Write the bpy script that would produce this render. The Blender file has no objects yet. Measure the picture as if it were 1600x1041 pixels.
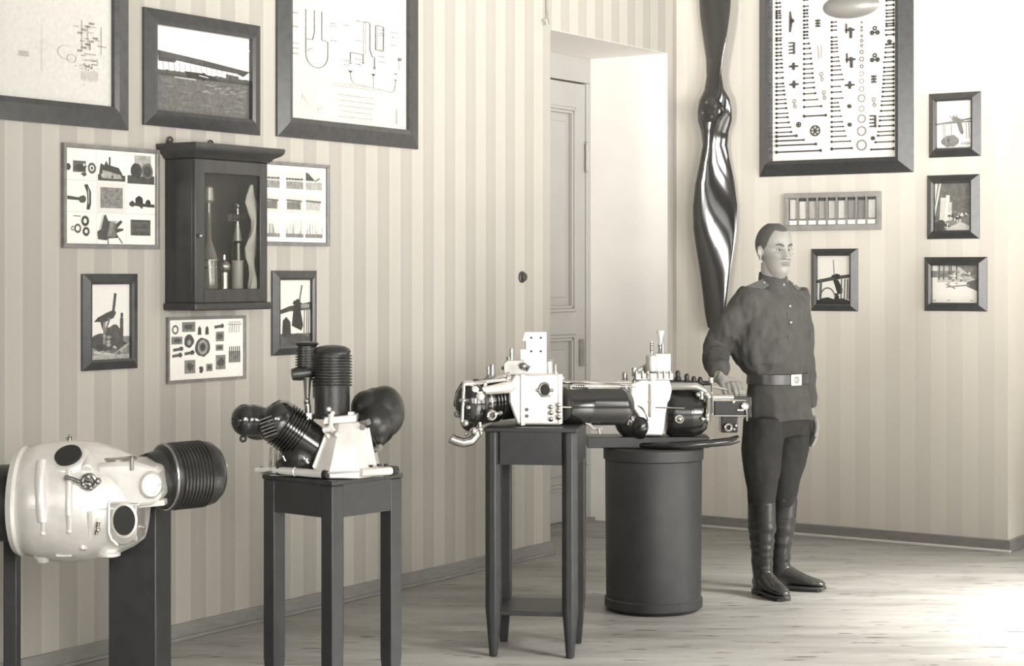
import bpy, bmesh, math, random
from mathutils import Vector, Matrix, noise
SC = bpy.context.scene
COL = SC.collection
V = Vector
random.seed(7)
# ------------------------------------------------------------ camera
F = 2900.0; CX = 800.0; HY = 430.0; H = 1.46
cam_d = bpy.data.cameras.new('camera'); cam = bpy.data.objects.new('camera', cam_d); COL.objects.link(cam)
cam.location = (0, 0, H); cam.rotation_euler = (math.pi/2, 0, 0)
cam_d.sensor_width = 36; cam_d.lens = F/1600*36
cam_d.shift_y = -(520.5-HY)/1600
cam_d.clip_end = 100
SC.camera = cam
def P(x, y, Y):
    return V(((x-CX)/F*Y, Y, H-(y-HY)/F*Y))
# room frame: corner of the two papered walls, directions along them
C0 = V((.9635, 10.875, 0)); U = V((.555, .832, 0)); VV = V((.832, -.555, 0))
def WL(t, z, n=0): return C0+U*t+VV*n+V((0, 0, z))       # long wall, t<0 towards the viewer
def WB(s, z, n=0): return C0+VV*s-U*n+V((0, 0, z))       # end wall
def onL(x, y, n=0):
    r = (x-CX)/F; o = C0+VV*n
    t = (r*o.y-o.x)/(U.x-r*U.y); Y = o.y+U.y*t
    return t, H-(y-HY)/F*Y
def onB(x, y, n=0):
    r = (x-CX)/F; o = C0-U*n
    s = (r*o.y-o.x)/(VV.x-r*VV.y); Y = o.y+VV.y*s
    return s, H-(y-HY)/F*Y
# ------------------------------------------------------------ world, lights, exposure
w = bpy.data.worlds.new('world'); SC.world = w; w.use_nodes = True
w.node_tree.nodes['Background'].inputs[0].default_value = (1, .99, .96, 1)
w.node_tree.nodes['Background'].inputs[1].default_value = .12
SC.view_settings.view_transform = 'Standard'; SC.view_settings.look = 'None'
SC.view_settings.gamma = 1; SC.view_settings.use_curve_mapping = False
SC.view_settings.exposure = -0.08
SC.cycles.max_bounces = 8; SC.cycles.diffuse_bounces = 4; SC.cycles.glossy_bounces = 4
SC.cycles.transparent_max_bounces = 10; SC.cycles.transmission_bounces = 4
SC.cycles.use_denoising = True; SC.cycles.caustics_reflective = False; SC.cycles.caustics_refractive = False
SC.cycles.sample_clamp_indirect = 4
WARM = (1, .972, .93)
def window_light(name, t, v, z, w_, h_, direction, energy, spread):
    d = bpy.data.lights.new(name, 'AREA'); d.shape = 'RECTANGLE'; d.size = w_; d.size_y = h_
    d.energy = energy; d.spread = math.radians(spread); d.color = WARM
    o = bpy.data.objects.new(name, d); COL.objects.link(o)
    o.location = C0+U*t+VV*v+V((0, 0, z))
    o.rotation_euler = direction.to_track_quat('-Z', 'Y').to_euler()
    return o
# the side windows: light thrown up from the bright ground outside, and light coming down from the sky
def ang(d, deg): r = math.radians(deg); return d*math.cos(r)+V((0, 0, math.sin(r)))
for t_, eb, sb, es, az in ((-1.6, 62, 92, 210, 0), (-4.4, 86, 68, 230, .5), (-7.2, 92, 68, 85, .7)):
    window_light('side_window_bounce_light', t_, 6.45, 1.95, 1.5, 2.1, ang((-VV+U*az).normalized(), 15), eb, sb)
    window_light('side_sky_and_fill_light', t_, 6.40, 2.1, 1.5, 2.0, ang(-VV, -45), es*1.5, 42)
window_light('side_sky_and_fill_light', -9.8, 6.4, 2.2, 1.5, 2.0, ang((-VV*5.2+U*4.0).normalized(), -15), 22, 36)  # extra lamp added to brighten the nearest engine, aimed at it
# windows in the wall behind the viewer
window_light('rear_window_light', -12.3, 4.6, 2.1, 1.6, 2.0, ang(U, 8), 60, 30)
window_light('rear_window_light', -12.3, 1.8, 2.1, 1.6, 2.0, ang(U, 8), 40, 30)
window_light('rear_window_sky_light', -12.3, 4.6, 2.1, 1.6, 2.0, ang(U, -8), 10, 60)
# ------------------------------------------------------------ materials
def mat(name, g, rough=.6, metal=0.0, tint=(1, .972, .925), nscale=0, namt=0.0, bump=0, coat=0, spec=.5, stretch=None, bscale=None):
    m = bpy.data.materials.new(name); m.use_nodes = True
    nt = m.node_tree; b = nt.nodes['Principled BSDF']
    c = (g*tint[0], g*tint[1], g*tint[2], 1)
    b.inputs['Base Color'].default_value = c
    b.inputs['Roughness'].default_value = rough; b.inputs['Metallic'].default_value = metal
    b.inputs['Specular IOR Level'].default_value = spec
    if coat: b.inputs['Coat Weight'].default_value = coat; b.inputs['Coat Roughness'].default_value = .08
    if nscale:
        tc = nt.nodes.new('ShaderNodeTexCoord'); mp = nt.nodes.new('ShaderNodeMapping')
        nt.links.new(tc.outputs['Object'], mp.inputs[0])
        if stretch: mp.inputs['Scale'].default_value = stretch
        n = nt.nodes.new('ShaderNodeTexNoise'); n.inputs['Scale'].default_value = nscale; n.inputs['Detail'].default_value = 6
        nt.links.new(mp.outputs[0], n.inputs['Vector'])
        mr = nt.nodes.new('ShaderNodeMapRange'); mr.inputs['From Min'].default_value = .3; mr.inputs['From Max'].default_value = .7
        mr.inputs['To Min'].default_value = 1-namt; mr.inputs['To Max'].default_value = 1+namt
        nt.links.new(n.outputs[0], mr.inputs[0])
        mx = nt.nodes.new('ShaderNodeVectorMath'); mx.operation = 'SCALE'; mx.inputs[0].default_value = c[:3]
        nt.links.new(mr.outputs[0], mx.inputs['Scale']); nt.links.new(mx.outputs[0], b.inputs['Base Color'])
        if bump:
            n2 = n
            if bscale:
                n2 = nt.nodes.new('ShaderNodeTexNoise'); n2.inputs['Scale'].default_value = bscale; n2.inputs['Detail'].default_value = 4
                nt.links.new(mp.outputs[0], n2.inputs['Vector'])
            bp = nt.nodes.new('ShaderNodeBump'); bp.inputs['Strength'].default_value = bump; bp.inputs['Distance'].default_value = .004
            nt.links.new(n2.outputs[0], bp.inputs['Height']); nt.links.new(bp.outputs[0], b.inputs['Normal'])
    return m
def wallpaper(name, axis, dark, light):
    m = bpy.data.materials.new(name); m.use_nodes = True; nt = m.node_tree; b = nt.nodes['Principled BSDF']
    N = nt.nodes.new; L = nt.links.new
    g = N('ShaderNodeNewGeometry'); d = N('ShaderNodeVectorMath'); d.operation = 'DOT_PRODUCT'
    d.inputs[1].default_value = axis; L(g.outputs['Position'], d.inputs[0])
    dv = N('ShaderNodeMath'); dv.operation = 'DIVIDE'; dv.inputs[1].default_value = .175; L(d.outputs['Value'], dv.inputs[0])
    fr = N('ShaderNodeMath'); fr.operation = 'FRACT'; L(dv.outputs[0], fr.inputs[0])
    r = N('ShaderNodeValToRGB'); cr = r.color_ramp; cr.interpolation = 'LINEAR'
    def c(k): q = dark+(light-dark)*k; return (q, q*.95, q*.85, 1)
    stops = [(0, .7), (.02, 1), (.07, 1), (.09, .82), (.40, .85), (.42, 1), (.47, 1), (.5, .12), (.62, .05), (.64, .16), (.84, .14), (.86, .02), (.97, .08)]
    cr.elements[0].position = 0; cr.elements[0].color = c(.7)
    cr.elements[1].position = .99; cr.elements[1].color = c(.1)
    for p, k in stops[1:]:
        e = cr.elements.new(p); e.color = c(k)
    L(fr.outputs[0], r.inputs[0])
    n = N('ShaderNodeTexNoise'); n.inputs['Scale'].default_value = 1.6; n.inputs['Detail'].default_value = 8; L(g.outputs['Position'], n.inputs['Vector'])
    mr = N('ShaderNodeMapRange'); mr.inputs['To Min'].default_value = .93; mr.inputs['To Max'].default_value = 1.07; L(n.outputs[0], mr.inputs[0])
    s = N('ShaderNodeVectorMath'); s.operation = 'SCALE'; L(r.outputs[0], s.inputs[0]); L(mr.outputs[0], s.inputs['Scale'])
    L(s.outputs[0], b.inputs['Base Color']); b.inputs['Roughness'].default_value = .75
    return m
def floor_mat():
    m = bpy.data.materials.new('painted_floor'); m.use_nodes = True; nt = m.node_tree; b = nt.nodes['Principled BSDF']
    N = nt.nodes.new; L = nt.links.new
    g = N('ShaderNodeNewGeometry'); mp = N('ShaderNodeMapping'); mp.inputs['Rotation'].default_value = (0, 0, .25); mp.inputs['Scale'].default_value = (1.1, 5, 1)
    L(g.outputs['Position'], mp.inputs[0])
    n = N('ShaderNodeTexNoise'); n.inputs['Scale'].default_value = 1.3; n.inputs['Detail'].default_value = 9; n.inputs['Roughness'].default_value = .62; L(mp.outputs[0], n.inputs['Vector'])
    r = N('ShaderNodeValToRGB'); e = r.color_ramp.elements
    e[0].position = .3; e[0].color = (.20, .195, .182, 1); e[1].position = .62; e[1].color = (.34, .333, .31, 1)
    L(n.outputs[0], r.inputs[0])
    mp2 = N('ShaderNodeMapping'); mp2.inputs['Rotation'].default_value = (0, 0, -.5); mp2.inputs['Scale'].default_value = (2.2, 13, 1); L(g.outputs['Position'], mp2.inputs[0])
    n2 = N('ShaderNodeTexNoise'); n2.inputs['Scale'].default_value = 2.6; n2.inputs['Detail'].default_value = 4; L(mp2.outputs[0], n2.inputs['Vector'])
    r2 = N('ShaderNodeValToRGB'); e = r2.color_ramp.elements; e[0].position = .335; e[0].color = (.3, .3, .3, 1); e[1].position = .365; e[1].color = (1, 1, 1, 1)
    L(n2.outputs[0], r2.inputs[0])
    mx = N('ShaderNodeMix'); mx.data_type = 'RGBA'; mx.blend_type = 'MULTIPLY'; mx.inputs[0].default_value = 1
    L(r.outputs[0], mx.inputs[6]); L(r2.outputs[0], mx.inputs[7]); L(mx.outputs[2], b.inputs['Base Color'])
    b.inputs['Roughness'].default_value = .5
    bp = N('ShaderNodeBump'); bp.inputs['Strength'].default_value = .25; bp.inputs['Distance'].default_value = .004; L(n.outputs[0], bp.inputs['Height']); L(bp.outputs[0], b.inputs['Normal'])
    return m
def print_mat():
    m = bpy.data.materials.new('printed_paper'); m.use_nodes = True; nt = m.node_tree; b = nt.nodes['Principled BSDF']
    N = nt.nodes.new; L = nt.links.new
    a = N('ShaderNodeVertexColor'); a.layer_name = 'Col'
    tc = N('ShaderNodeTexCoord'); n = N('ShaderNodeTexNoise'); n.inputs['Scale'].default_value = 55; n.inputs['Detail'].default_value = 5; L(tc.outputs['Object'], n.inputs['Vector'])
    mr = N('ShaderNodeMapRange'); mr.inputs['From Min'].default_value = .3; mr.inputs['From Max'].default_value = .7; mr.inputs['To Min'].default_value = .72; mr.inputs['To Max'].default_value = 1.28; L(n.outputs[0], mr.inputs[0])
    # the tone mottling is strong in the greys and fades in the white of the paper
    sp = N('ShaderNodeSeparateColor'); L(a.outputs[0], sp.inputs[0])
    mr2 = N('ShaderNodeMapRange'); mr2.inputs['From Min'].default_value = .3; mr2.inputs['From Max'].default_value = .6; mr2.inputs['To Min'].default_value = 1; mr2.inputs['To Max'].default_value = .08; L(sp.outputs[0], mr2.inputs[0])
    mf = N('ShaderNodeMix'); mf.data_type = 'FLOAT'; L(mr2.outputs[0], mf.inputs[0]); mf.inputs[2].default_value = 1; L(mr.outputs[0], mf.inputs[3])
    s = N('ShaderNodeVectorMath'); s.operation = 'SCALE'; L(a.outputs[0], s.inputs[0]); L(mf.outputs[0], s.inputs['Scale'])
    L(s.outputs[0], b.inputs['Base Color']); b.inputs['Roughness'].default_value = .5
    return m
def glass_mat():
    m = bpy.data.materials.new('window_glass'); m.use_nodes = True; nt = m.node_tree; nt.nodes.clear()
    N = nt.nodes.new; L = nt.links.new
    t = N('ShaderNodeBsdfTransparent'); t.inputs[0].default_value = (.9, .9, .88, 1); g = N('ShaderNodeBsdfGlossy'); g.inputs['Roughness'].default_value = .03
    mx = N('ShaderNodeMixShader'); mx.inputs[0].default_value = .05; o = N('ShaderNodeOutputMaterial')
    L(t.outputs[0], mx.inputs[1]); L(g.outputs[0], mx.inputs[2]); L(mx.outputs[0], o.inputs[0])
    return m
M = {}
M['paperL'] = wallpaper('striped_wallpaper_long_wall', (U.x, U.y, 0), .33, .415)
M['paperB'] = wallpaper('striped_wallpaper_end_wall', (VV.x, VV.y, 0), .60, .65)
M['floor'] = floor_mat(); M['print'] = print_mat(); M['glass'] = glass_mat()
M['ceil'] = mat('ceiling_low_bounce', .32, .9)  # unseen ceiling and walls, tone lowered to cut the bounced light
M['white'] = mat('white_lime_paint', .86, .6, nscale=6, namt=.02)
M['door'] = mat('door_paint', .36, .4, nscale=5, namt=.03)
M['base'] = mat('baseboard_paint', .22, .5, nscale=12, namt=.12, stretch=(1, 1, 6))
M['base_lt'] = mat('baseboard_bead', .62, .5)
M['frame'] = mat('ebonised_frame', .045, .24, tint=(1, 1, 1.0), nscale=30, namt=.15)
M['frame_thin'] = mat('thin_grey_frame', .16, .45, nscale=30, namt=.2)
M['cab'] = mat('dark_stained_oak', .034, .38, tint=(1, .98, .95), nscale=25, namt=.25, stretch=(1, 1, .15))
M['stand'] = mat('black_painted_wood', .034, .42, tint=(.98, .99, 1.02), nscale=20, namt=.15)
M['drum'] = mat('dark_drum_paint', .030, .5, tint=(.98, .99, 1.02), nscale=9, namt=.2)
M['prop'] = mat('varnished_propeller_wood', .030, .12, nscale=8, namt=.3, coat=.8, stretch=(1, 1, .1))
M['alu'] = mat('cast_aluminium', .86, .34, .45, nscale=14, namt=.10, bump=.15, bscale=60)
M['alu_d'] = mat('dull_aluminium', .50, .38, .6, nscale=10, namt=.25)
M['nickel'] = mat('nickel_plate', .80, .16, 1.0)
M['steel'] = mat('oiled_steel', .38, .26, .9, nscale=18, namt=.2)
M['iron'] = mat('black_cylinder_iron', .028, .36, .25, nscale=16, namt=.35, bump=.3, bscale=70)
M['iron_g'] = mat('gloss_black_iron', .022, .20, .2, coat=.4)
M['hole'] = mat('dark_bore', .02, .8)
M['tunic'] = mat('khaki_wool', .066, .85, nscale=22, namt=.12, bump=.6, bscale=45, spec=.2)
M['board'] = mat('shoulder_board_cloth', .10, .8, nscale=80, namt=.15)
M['breech'] = mat('dark_breeches_wool', .030, .8, nscale=20, namt=.15, bump=.5, bscale=30, spec=.2)
M['boot'] = mat('black_boot_leather', .028, .24, nscale=10, namt=.2, bump=.35, bscale=22)
M['belt'] = mat('dark_belt_leather', .035, .35)
M['skin'] = mat('skin', .25, .5, tint=(1, .965, .90), nscale=30, namt=.05)
M['hair'] = mat('cropped_dark_hair', .07, .9, nscale=250, namt=.35, bump=.4)
M['eye'] = mat('eye_white', .40, .25); M['iris'] = mat('iris', .012, .5, spec=.1)
M['lip'] = mat('lips', .14, .5)
M['cloth'] = mat('pale_cloth', .45, .9, nscale=12, namt=.2)
M['label'] = mat('white_card', .85, .7)
M['bolt'] = mat('bolt_steel', .07, .35, .4)
M['washer'] = mat('pale_washer_metal', .30, .35, .4)
# ------------------------------------------------------------ mesh helpers
def perp(d):
    d = d.normalized(); a = V((0, 0, 1)) if abs(d.z) < .9 else V((1, 0, 0))
    x = d.cross(a).normalized(); return x, d.cross(x).normalized()
class MB:
    def __init__(s): s.bm = bmesh.new()
    def hexa(s, pts):
        v = [s.bm.verts.new(p) for p in pts]
        for f in ((3, 2, 1, 0), (4, 5, 6, 7), (0, 1, 5, 4), (1, 2, 6, 5), (2, 3, 7, 6), (3, 0, 4, 7)):
            s.bm.faces.new([v[i] for i in f])
        return s
    def box(s, c, size, ax=None):
        """centre, full size, optional (x, y, z) axes"""
        c = V(c); X, Y, Z = ax or (V((1, 0, 0)), V((0, 1, 0)), V((0, 0, 1)))
        a, b, d = X*size[0]/2, Y*size[1]/2, Z*size[2]/2
        return s.hexa([c-a-b-d, c+a-b-d, c+a+b-d, c-a+b-d, c-a-b+d, c+a-b+d, c+a+b+d, c-a+b+d])
    def loft(s, rings, cap=True, close=False):
        R = [[s.bm.verts.new(p) for p in r] for r in rings]; n = len(R[0])
        pairs = list(zip(R, R[1:]))+([(R[-1], R[0])] if close else [])
        for a, b in pairs:
            for i in range(n):
                j = (i+1) % n
                s.bm.faces.new((a[i], a[j], b[j], b[i]))
        if cap and not close:
            s.bm.faces.new(R[0][::-1]); s.bm.faces.new(R[-1])
        return s
    def lathe(s, o, d, prof, seg=28, cap=True, sx=1, sy=1, xa=None):
        o = V(o); d = V(d).normalized(); x, y = perp(d)
        if xa is not None: x = V(xa).normalized(); y = d.cross(x)
        rings = []
        for t, r in prof:
            rings.append([o+d*t+(x*math.cos(2*math.pi*k/seg)*sx+y*math.sin(2*math.pi*k/seg)*sy)*max(r, 1e-5) for k in range(seg)])
        return s.loft(rings, cap)
    def cyl(s, a, b, r, r2=None, seg=16):
        a = V(a); b = V(b); return s.lathe(a, b-a, [(0, r), ((b-a).length, r if r2 is None else r2)], seg)
    def tube(s, pts, r, seg=10, flat=1):
        pts = [V(p) for p in pts]; n = len(pts); rr = r if isinstance(r, (list, tuple)) else [r]*n
        rings = []; px = None
        for i, p in enumerate(pts):
            d = (pts[min(i+1, n-1)]-pts[max(i-1, 0)]).normalized()
            if px is None: px, _ = perp(d)
            px = (px-d*px.dot(d)).normalized(); y = d.cross(px)
            rings.append([p+(px*math.cos(2*math.pi*k/seg)+y*math.sin(2*math.pi*k/seg)*flat)*rr[i] for k in range(seg)])
        return s.loft(rings)
    def sph(s, c, r, seg=20, rows=12, ax=None):
        c = V(c); X, Y, Z = ax or (V((1, 0, 0)), V((0, 1, 0)), V((0, 0, 1)))
        if not isinstance(r, (list, tuple)): r = (r, r, r)
        rings = []
        for i in range(rows+1):
            a = math.pi*(i+.02)/(rows+.04)-math.pi/2
            rings.append([c+X*r[0]*math.cos(a)*math.cos(2*math.pi*k/seg)+Y*r[1]*math.cos(a)*math.sin(2*math.pi*k/seg)+Z*r[2]*math.sin(a) for k in range(seg)])
        return s.loft(rings)
    def torus(s, c, d, R, r, seg=32, k=10, sy=1):
        c = V(c); d = V(d).normalized(); x, y = perp(d); rings = []
        for i in range(seg):
            a = 2*math.pi*i/seg; e = x*math.cos(a)+y*math.sin(a)*sy
            rings.append([c+e*(R+r*math.cos(2*math.pi*j/k))+d*r*math.sin(2*math.pi*j/k) for j in range(k)])
        return s.loft(rings, close=True)
    def prism(s, poly, ext):
        ext = V(ext); a = [s.bm.verts.new(V(p)) for p in poly]; b = [s.bm.verts.new(V(p)+ext) for p in poly]
        n = len(a); s.bm.faces.new(a[::-1]); s.bm.faces.new(b)
        for i in range(n):
            j = (i+1) % n; s.bm.faces.new((a[i], a[j], b[j], b[i]))
        return s
    def fuse(s, voxel, smooth=2, disp=None, factor=.5):
        """joins the overlapping shapes into one continuous skin"""
        bmesh.ops.recalc_face_normals(s.bm, faces=s.bm.faces)
        me = bpy.data.meshes.new('tmp'); s.bm.to_mesh(me); s.bm.free()
        o = bpy.data.objects.new('tmp', me); COL.objects.link(o)
        md = o.modifiers.new('r', 'REMESH'); md.mode = 'VOXEL'; md.voxel_size = voxel
        if smooth:
            sm = o.modifiers.new('s', 'SMOOTH'); sm.iterations = smooth; sm.factor = factor
        dg = bpy.context.evaluated_depsgraph_get(); ev = o.evaluated_get(dg); m2 = bpy.data.meshes.new_from_object(ev)
        bpy.data.objects.remove(o); s.bm = bmesh.new(); s.bm.from_mesh(m2); bpy.data.meshes.remove(m2); bpy.data.meshes.remove(me)
        if disp:
            s.bm.normal_update()
            for v in s.bm.verts: v.co += v.normal*disp(v.co)
        return s
    def islands(s):
        """groups of shapes whose boxes touch: each one a piece that could be picked off"""
        bm = s.bm; seen = set(); isl = []
        for v0 in bm.verts:
            if v0 in seen: continue
            st = [v0]; seen.add(v0); vs = []
            while st:
                v = st.pop(); vs.append(v)
                for e in v.link_edges:
                    w = e.other_vert(v)
                    if w not in seen: seen.add(w); st.append(w)
            lo = [min(v.co[i] for v in vs) for i in range(3)]; hi = [max(v.co[i] for v in vs) for i in range(3)]
            isl.append([vs, lo, hi])
        go = True
        while go:
            go = False
            for i in range(len(isl)):
                for j in range(i+1, len(isl)):
                    a, b = isl[i], isl[j]
                    if all(a[1][q] <= b[2][q]+.0005 and b[1][q] <= a[2][q]+.0005 for q in range(3)):
                        a[0] += b[0]; a[1] = [min(x, y) for x, y in zip(a[1], b[1])]; a[2] = [max(x, y) for x, y in zip(a[2], b[2])]
                        isl.pop(j); go = True; break
                if go: break
        return [i[0] for i in isl]
    def build(s, name, m, parent=None, bevel=0, angle=38, flat=False):
        if name in PIECES and parent is not None:
            isl = s.islands()
            if len(isl) > 1:
                out = None
                for vs in isl:
                    n = MB(); mp = {v: n.bm.verts.new(v.co) for v in vs}
                    for f in {f for v in vs for f in v.link_faces}: n.bm.faces.new([mp[v] for v in f.verts])
                    out = n.build1(name, m, parent, bevel, angle, flat)
                s.bm.free(); return out
        return s.build1(name, m, parent, bevel, angle, flat)
    def build1(s, name, m, parent=None, bevel=0, angle=38, flat=False):
        bmesh.ops.recalc_face_normals(s.bm, faces=s.bm.faces)
        if parent is None:
            xs = [v.co for v in s.bm.verts]
            o0 = V(((min(v.x for v in xs)+max(v.x for v in xs))/2, (min(v.y for v in xs)+max(v.y for v in xs))/2, min(v.z for v in xs)))
            loc = o0
        else:
            o0 = V(parent['wl']); loc = V((0, 0, 0))
        bmesh.ops.translate(s.bm, verts=s.bm.verts, vec=-o0)
        me = bpy.data.meshes.new(name); s.bm.to_mesh(me); s.bm.free()
        me.materials.append(m)
        if not flat:
            me.polygons.foreach_set('use_smooth', [True]*len(me.polygons)); me.set_sharp_from_angle(angle=math.radians(angle))
        o = bpy.data.objects.new(name, me); COL.objects.link(o); o.location = loc; o['wl'] = tuple(o0)
        if parent is not None: o.parent = parent
        if bevel:
            b = o.modifiers.new('bevel', 'BEVEL'); b.width = bevel; b.segments = 2; b.limit_method = 'ANGLE'; b.angle_limit = math.radians(40)
        return o
def tag(o, label, cat, group=None):
    o['label'] = label; o['category'] = cat
    if group: o['group'] = group
    return o
def thing(name, loc, label, cat, group=None):
    o = bpy.data.objects.new(name, None); COL.objects.link(o); o.location = loc; o['wl'] = tuple(loc); o.empty_display_size = .1
    return tag(o, label, cat, group)
def struct(o): o['kind'] = 'structure'; return o
PIECES = {'louvre', 'push_rod', 'spark_plug', 'stud', 'union_nut', 'hub_bolt', 'drain_plug', 'casting_rib', 'cock', 'fingernail', 'bolt_row', 'top_block', 'web', 'neck', 'tube_cap', 'bead_row', 'rear_lug', 'oil_pipe', 'fitting', 'priming_cock', 'seam', 'ring', 'water_pipe', 'edge_bead', 'head_frame', 'rocker_rod', 'valve_block', 'bed_plate', 'lip', 'door_frame', 'tappet'}
EX, EY, EZ = V((1, 0, 0)), V((0, 1, 0)), V((0, 0, 1))
# ============================================================ ROOM
TO = onL(860, 865)[0]; TJ = onL(1043, 500)[0]         # door opening along the long wall
JD = .54                                               # depth of the embrasure
ZH = 2.75; ZC = 3.7
SE = onB(1575, 500)[0]
def slabL(mb, t0, t1, z0, z1, n0, n1):
    return mb.hexa([WL(t0, z0, n0), WL(t1, z0, n0), WL(t1, z0, n1), WL(t0, z0, n1), WL(t0, z1, n0), WL(t1, z1, n0), WL(t1, z1, n1), WL(t0, z1, n1)])
def slabB(mb, s0, s1, z0, z1, n0, n1):
    return mb.hexa([WB(s0, z0, n0), WB(s1, z0, n0), WB(s1, z0, n1), WB(s0, z0, n1), WB(s0, z1, n0), WB(s1, z1, n0), WB(s1, z1, n1), WB(s0, z1, n1)])
mb = MB(); slabL(mb, -12.5, 1.2, -.12, 0, -1.2, 6.7); struct(mb.build('floor', M['floor'], flat=True))
mb = MB(); slabL(mb, -12.5, 1.2, ZC, ZC+.12, -1.2, 6.7); struct(mb.build('ceiling', M['ceil'], flat=True))
mb = MB(); slabL(mb, -12.5, TO, 0, ZC, -.7, 0); slabL(mb, TO, TJ, ZH, ZC, -.7, 0); slabL(mb, TJ, .05, 0, ZC, -.7, 0)
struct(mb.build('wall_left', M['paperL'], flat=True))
# white painted lining of the doorway: right jamb, left jamb and soffit
mb = MB()
slabL(mb, TJ-.0015, TJ, 0, ZH, -JD, -.001); slabL(mb, TO, TO+.0015, 0, ZH, -JD, -.001)
struct(mb.build('trim_1', M['white'], flat=True))
mb = MB(); slabL(mb, TO, TJ, ZH-.0015, ZH, -JD, -.001); struct(mb.build('trim_2', M['white'], flat=True))
# end wall with the return at its right end and the recessed wall beyond
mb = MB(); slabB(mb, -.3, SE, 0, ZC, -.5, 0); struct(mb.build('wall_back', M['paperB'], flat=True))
mb = MB(); slabB(mb, SE-.1, 6.7, 0, ZC, -.75, -.5); struct(mb.build('wall_back_recess', M['white'], flat=True))
# side wall with three window openings and a fourth added for the fill light, and the wall behind the viewer with two
mb = MB(); wins = [(-10.6, -9.0), (-8.05, -6.35), (-5.25, -3.55), (-2.45, -.75)]
edges = [-12.5]+[e for wn in wins for e in wn]+[1.0]
for a, b in zip(edges[::2], edges[1::2]): slabL(mb, a, b, 0, ZC, 6.5, 6.7)
for a, b in wins: slabL(mb, a, b, 0, .85, 6.5, 6.7); slabL(mb, a, b, 3.1, ZC, 6.5, 6.7)
struct(mb.build('wall_right', M['ceil'], flat=True))
mb = MB(); ed = [-.7, .95, 2.65, 3.75, 5.45, 6.7]
for a, b in zip(ed[::2], ed[1::2]): slabL(mb, -12.6, -12.5, 0, ZC, a, b)
for a, b in ((.95, 2.65), (3.75, 5.45)): slabL(mb, -12.6, -12.5, 0, .9, a, b); slabL(mb, -12.6, -12.5, 3.15, ZC, a, b)
struct(mb.build('wall_front', M['ceil'], flat=True))
# baseboards: a low board and a pale bead at its foot
def baseb(name, f, a, b):
    mb = MB(); f(mb, a, b, .012, .065, 0, .018); o = struct(mb.build(name, M['base'], bevel=.003))
    mb = MB(); f(mb, a, b, 0, .014, .0, .034); mb.build('bead', M['base_lt'] if name != 'baseboard_left' else M['base'], o, bevel=.003)
baseb('baseboard_left', slabL, -12.4, TO)
baseb('baseboard_back', slabB, .0, SE+.02)
mb = MB(); slabL(mb, 0, .5, 0, .065, SE, SE+.018); struct(mb.build('baseboard_right', M['base'], bevel=.003))
mb = MB(); slabL(mb, TJ, 0, 0, .065, 0, .018); struct(mb.build('baseboard_corner', M['base'], bevel=.003))
# door, its frame and mouldings (in the plane parallel to the long wall, back of the embrasure)
def slabD(mb, t0, t1, z0, z1, d0, d1): return slabL(mb, t0, t1, z0, z1, -JD+d0, -JD+d1)
door = thing('door_1', WL((TO+TJ)/2, 0, -JD), 'grey painted panelled door deep in the white doorway embrasure', 'door'); door['kind'] = 'structure'
del door['category']
mb = MB(); slabD(mb, TO, TJ, 2.60, ZH, -.06, .02); mb.build('door_head', M['door'], door, bevel=.004)
mb = MB(); slabD(mb, TJ-.05, TJ, 0, 2.6, -.06, .02); slabD(mb, TO, TO+.05, 0, 2.6, -.06, .02); mb.build('door_frame', M['door'], door, bevel=.004)
d0, d1 = TO+.052, TJ-.052
rails = [(.02, .20), (1.18, 1.30), (2.43, 2.592)]
zr = [(.30, 1.09), (1.25, 2.42)]
mb = MB(); slabD(mb, d0, d1, .02, 2.592, -.05, -.012)
for a, b in ((d0, d0+.115), (d1-.115, d1)): slabD(mb, a, b, .02, 2.592, -.012, .012)
for a, b in ((.02, .2), (1.11, 1.245), (2.445, 2.592)): slabD(mb, d0+.115, d1-.115, a, b, -.012, .012)
lf = mb.build('door_leaf', M['door'], door, bevel=.003)
for a, b in ((.2, 1.11), (1.245, 2.445)):
    mb = MB(); A, B = d0+.115, d1-.115
    for k, (e, hgt) in enumerate(((0, .022), (.018, .014))):
        for q in ((A+e, A+e+.018, a+e, b-e), (B-e-.018, B-e, a+e, b-e), (A+e, B-e, a+e, a+e+.018), (A+e, B-e, b-e-.018, b-e)):
            slabD(mb, *q, -.014, hgt)
    slabD(mb, A+.085, B-.085, a+.085, b-.085, -.014, .0)
    mb.build('panel_moulding', M['door'], lf, bevel=.003)
mb = MB(); slabD(mb, TO, TJ, 0, .018, -.06, .05); mb.build('threshold', M['base'], door)
for z in (2.16, .42):
    mb = MB(); mb.cyl(WL(TJ-.055, z-.07, -JD+.026), WL(TJ-.055, z+.07, -JD+.026), .011); mb.sph(WL(TJ-.055, z+.078, -JD+.026), .013); mb.sph(WL(TJ-.055, z-.078, -JD+.026), .013)
    mb.build('hinge', M['door'], door)
mb = MB(); mb.box(WL(d1-.05, 1.0, -JD+.016), (.05, .012, .16), (U, VV, EZ)); mb.build('lock_plate', M['steel'], door)
# small fittings on the long wall
t, z = onL(815, 433)
mb = MB(); mb.lathe(WL(t, z, 0), VV, [(0, .030), (.006, .030), (.010, .022), (.022, .020), (.024, .016)], 24)
tag(mb.build('bell_push', M['cab']), 'small dark round fitting alone on the wallpaper left of the doorway', 'wall fitting')
t, z = onL(852, 30)
mb = MB(); mb.tube([WL(t, z+.35, .012), WL(t, z+.05, .012), WL(t, z+.0, .016), WL(t-.012, z-.03, .03), WL(t-.03, z-.035, .034), WL(t-.04, z-.015, .03)], .004, 8); mb.sph(WL(t-.04, z-.012, .03), .008)
mb.cyl(WL(t, z+.3, 0), WL(t, z+.3, .016), .012)
tag(mb.build('wire_hook', M['nickel']), 'thin wire hook hanging at the top corner of the doorway', 'hook')

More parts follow.
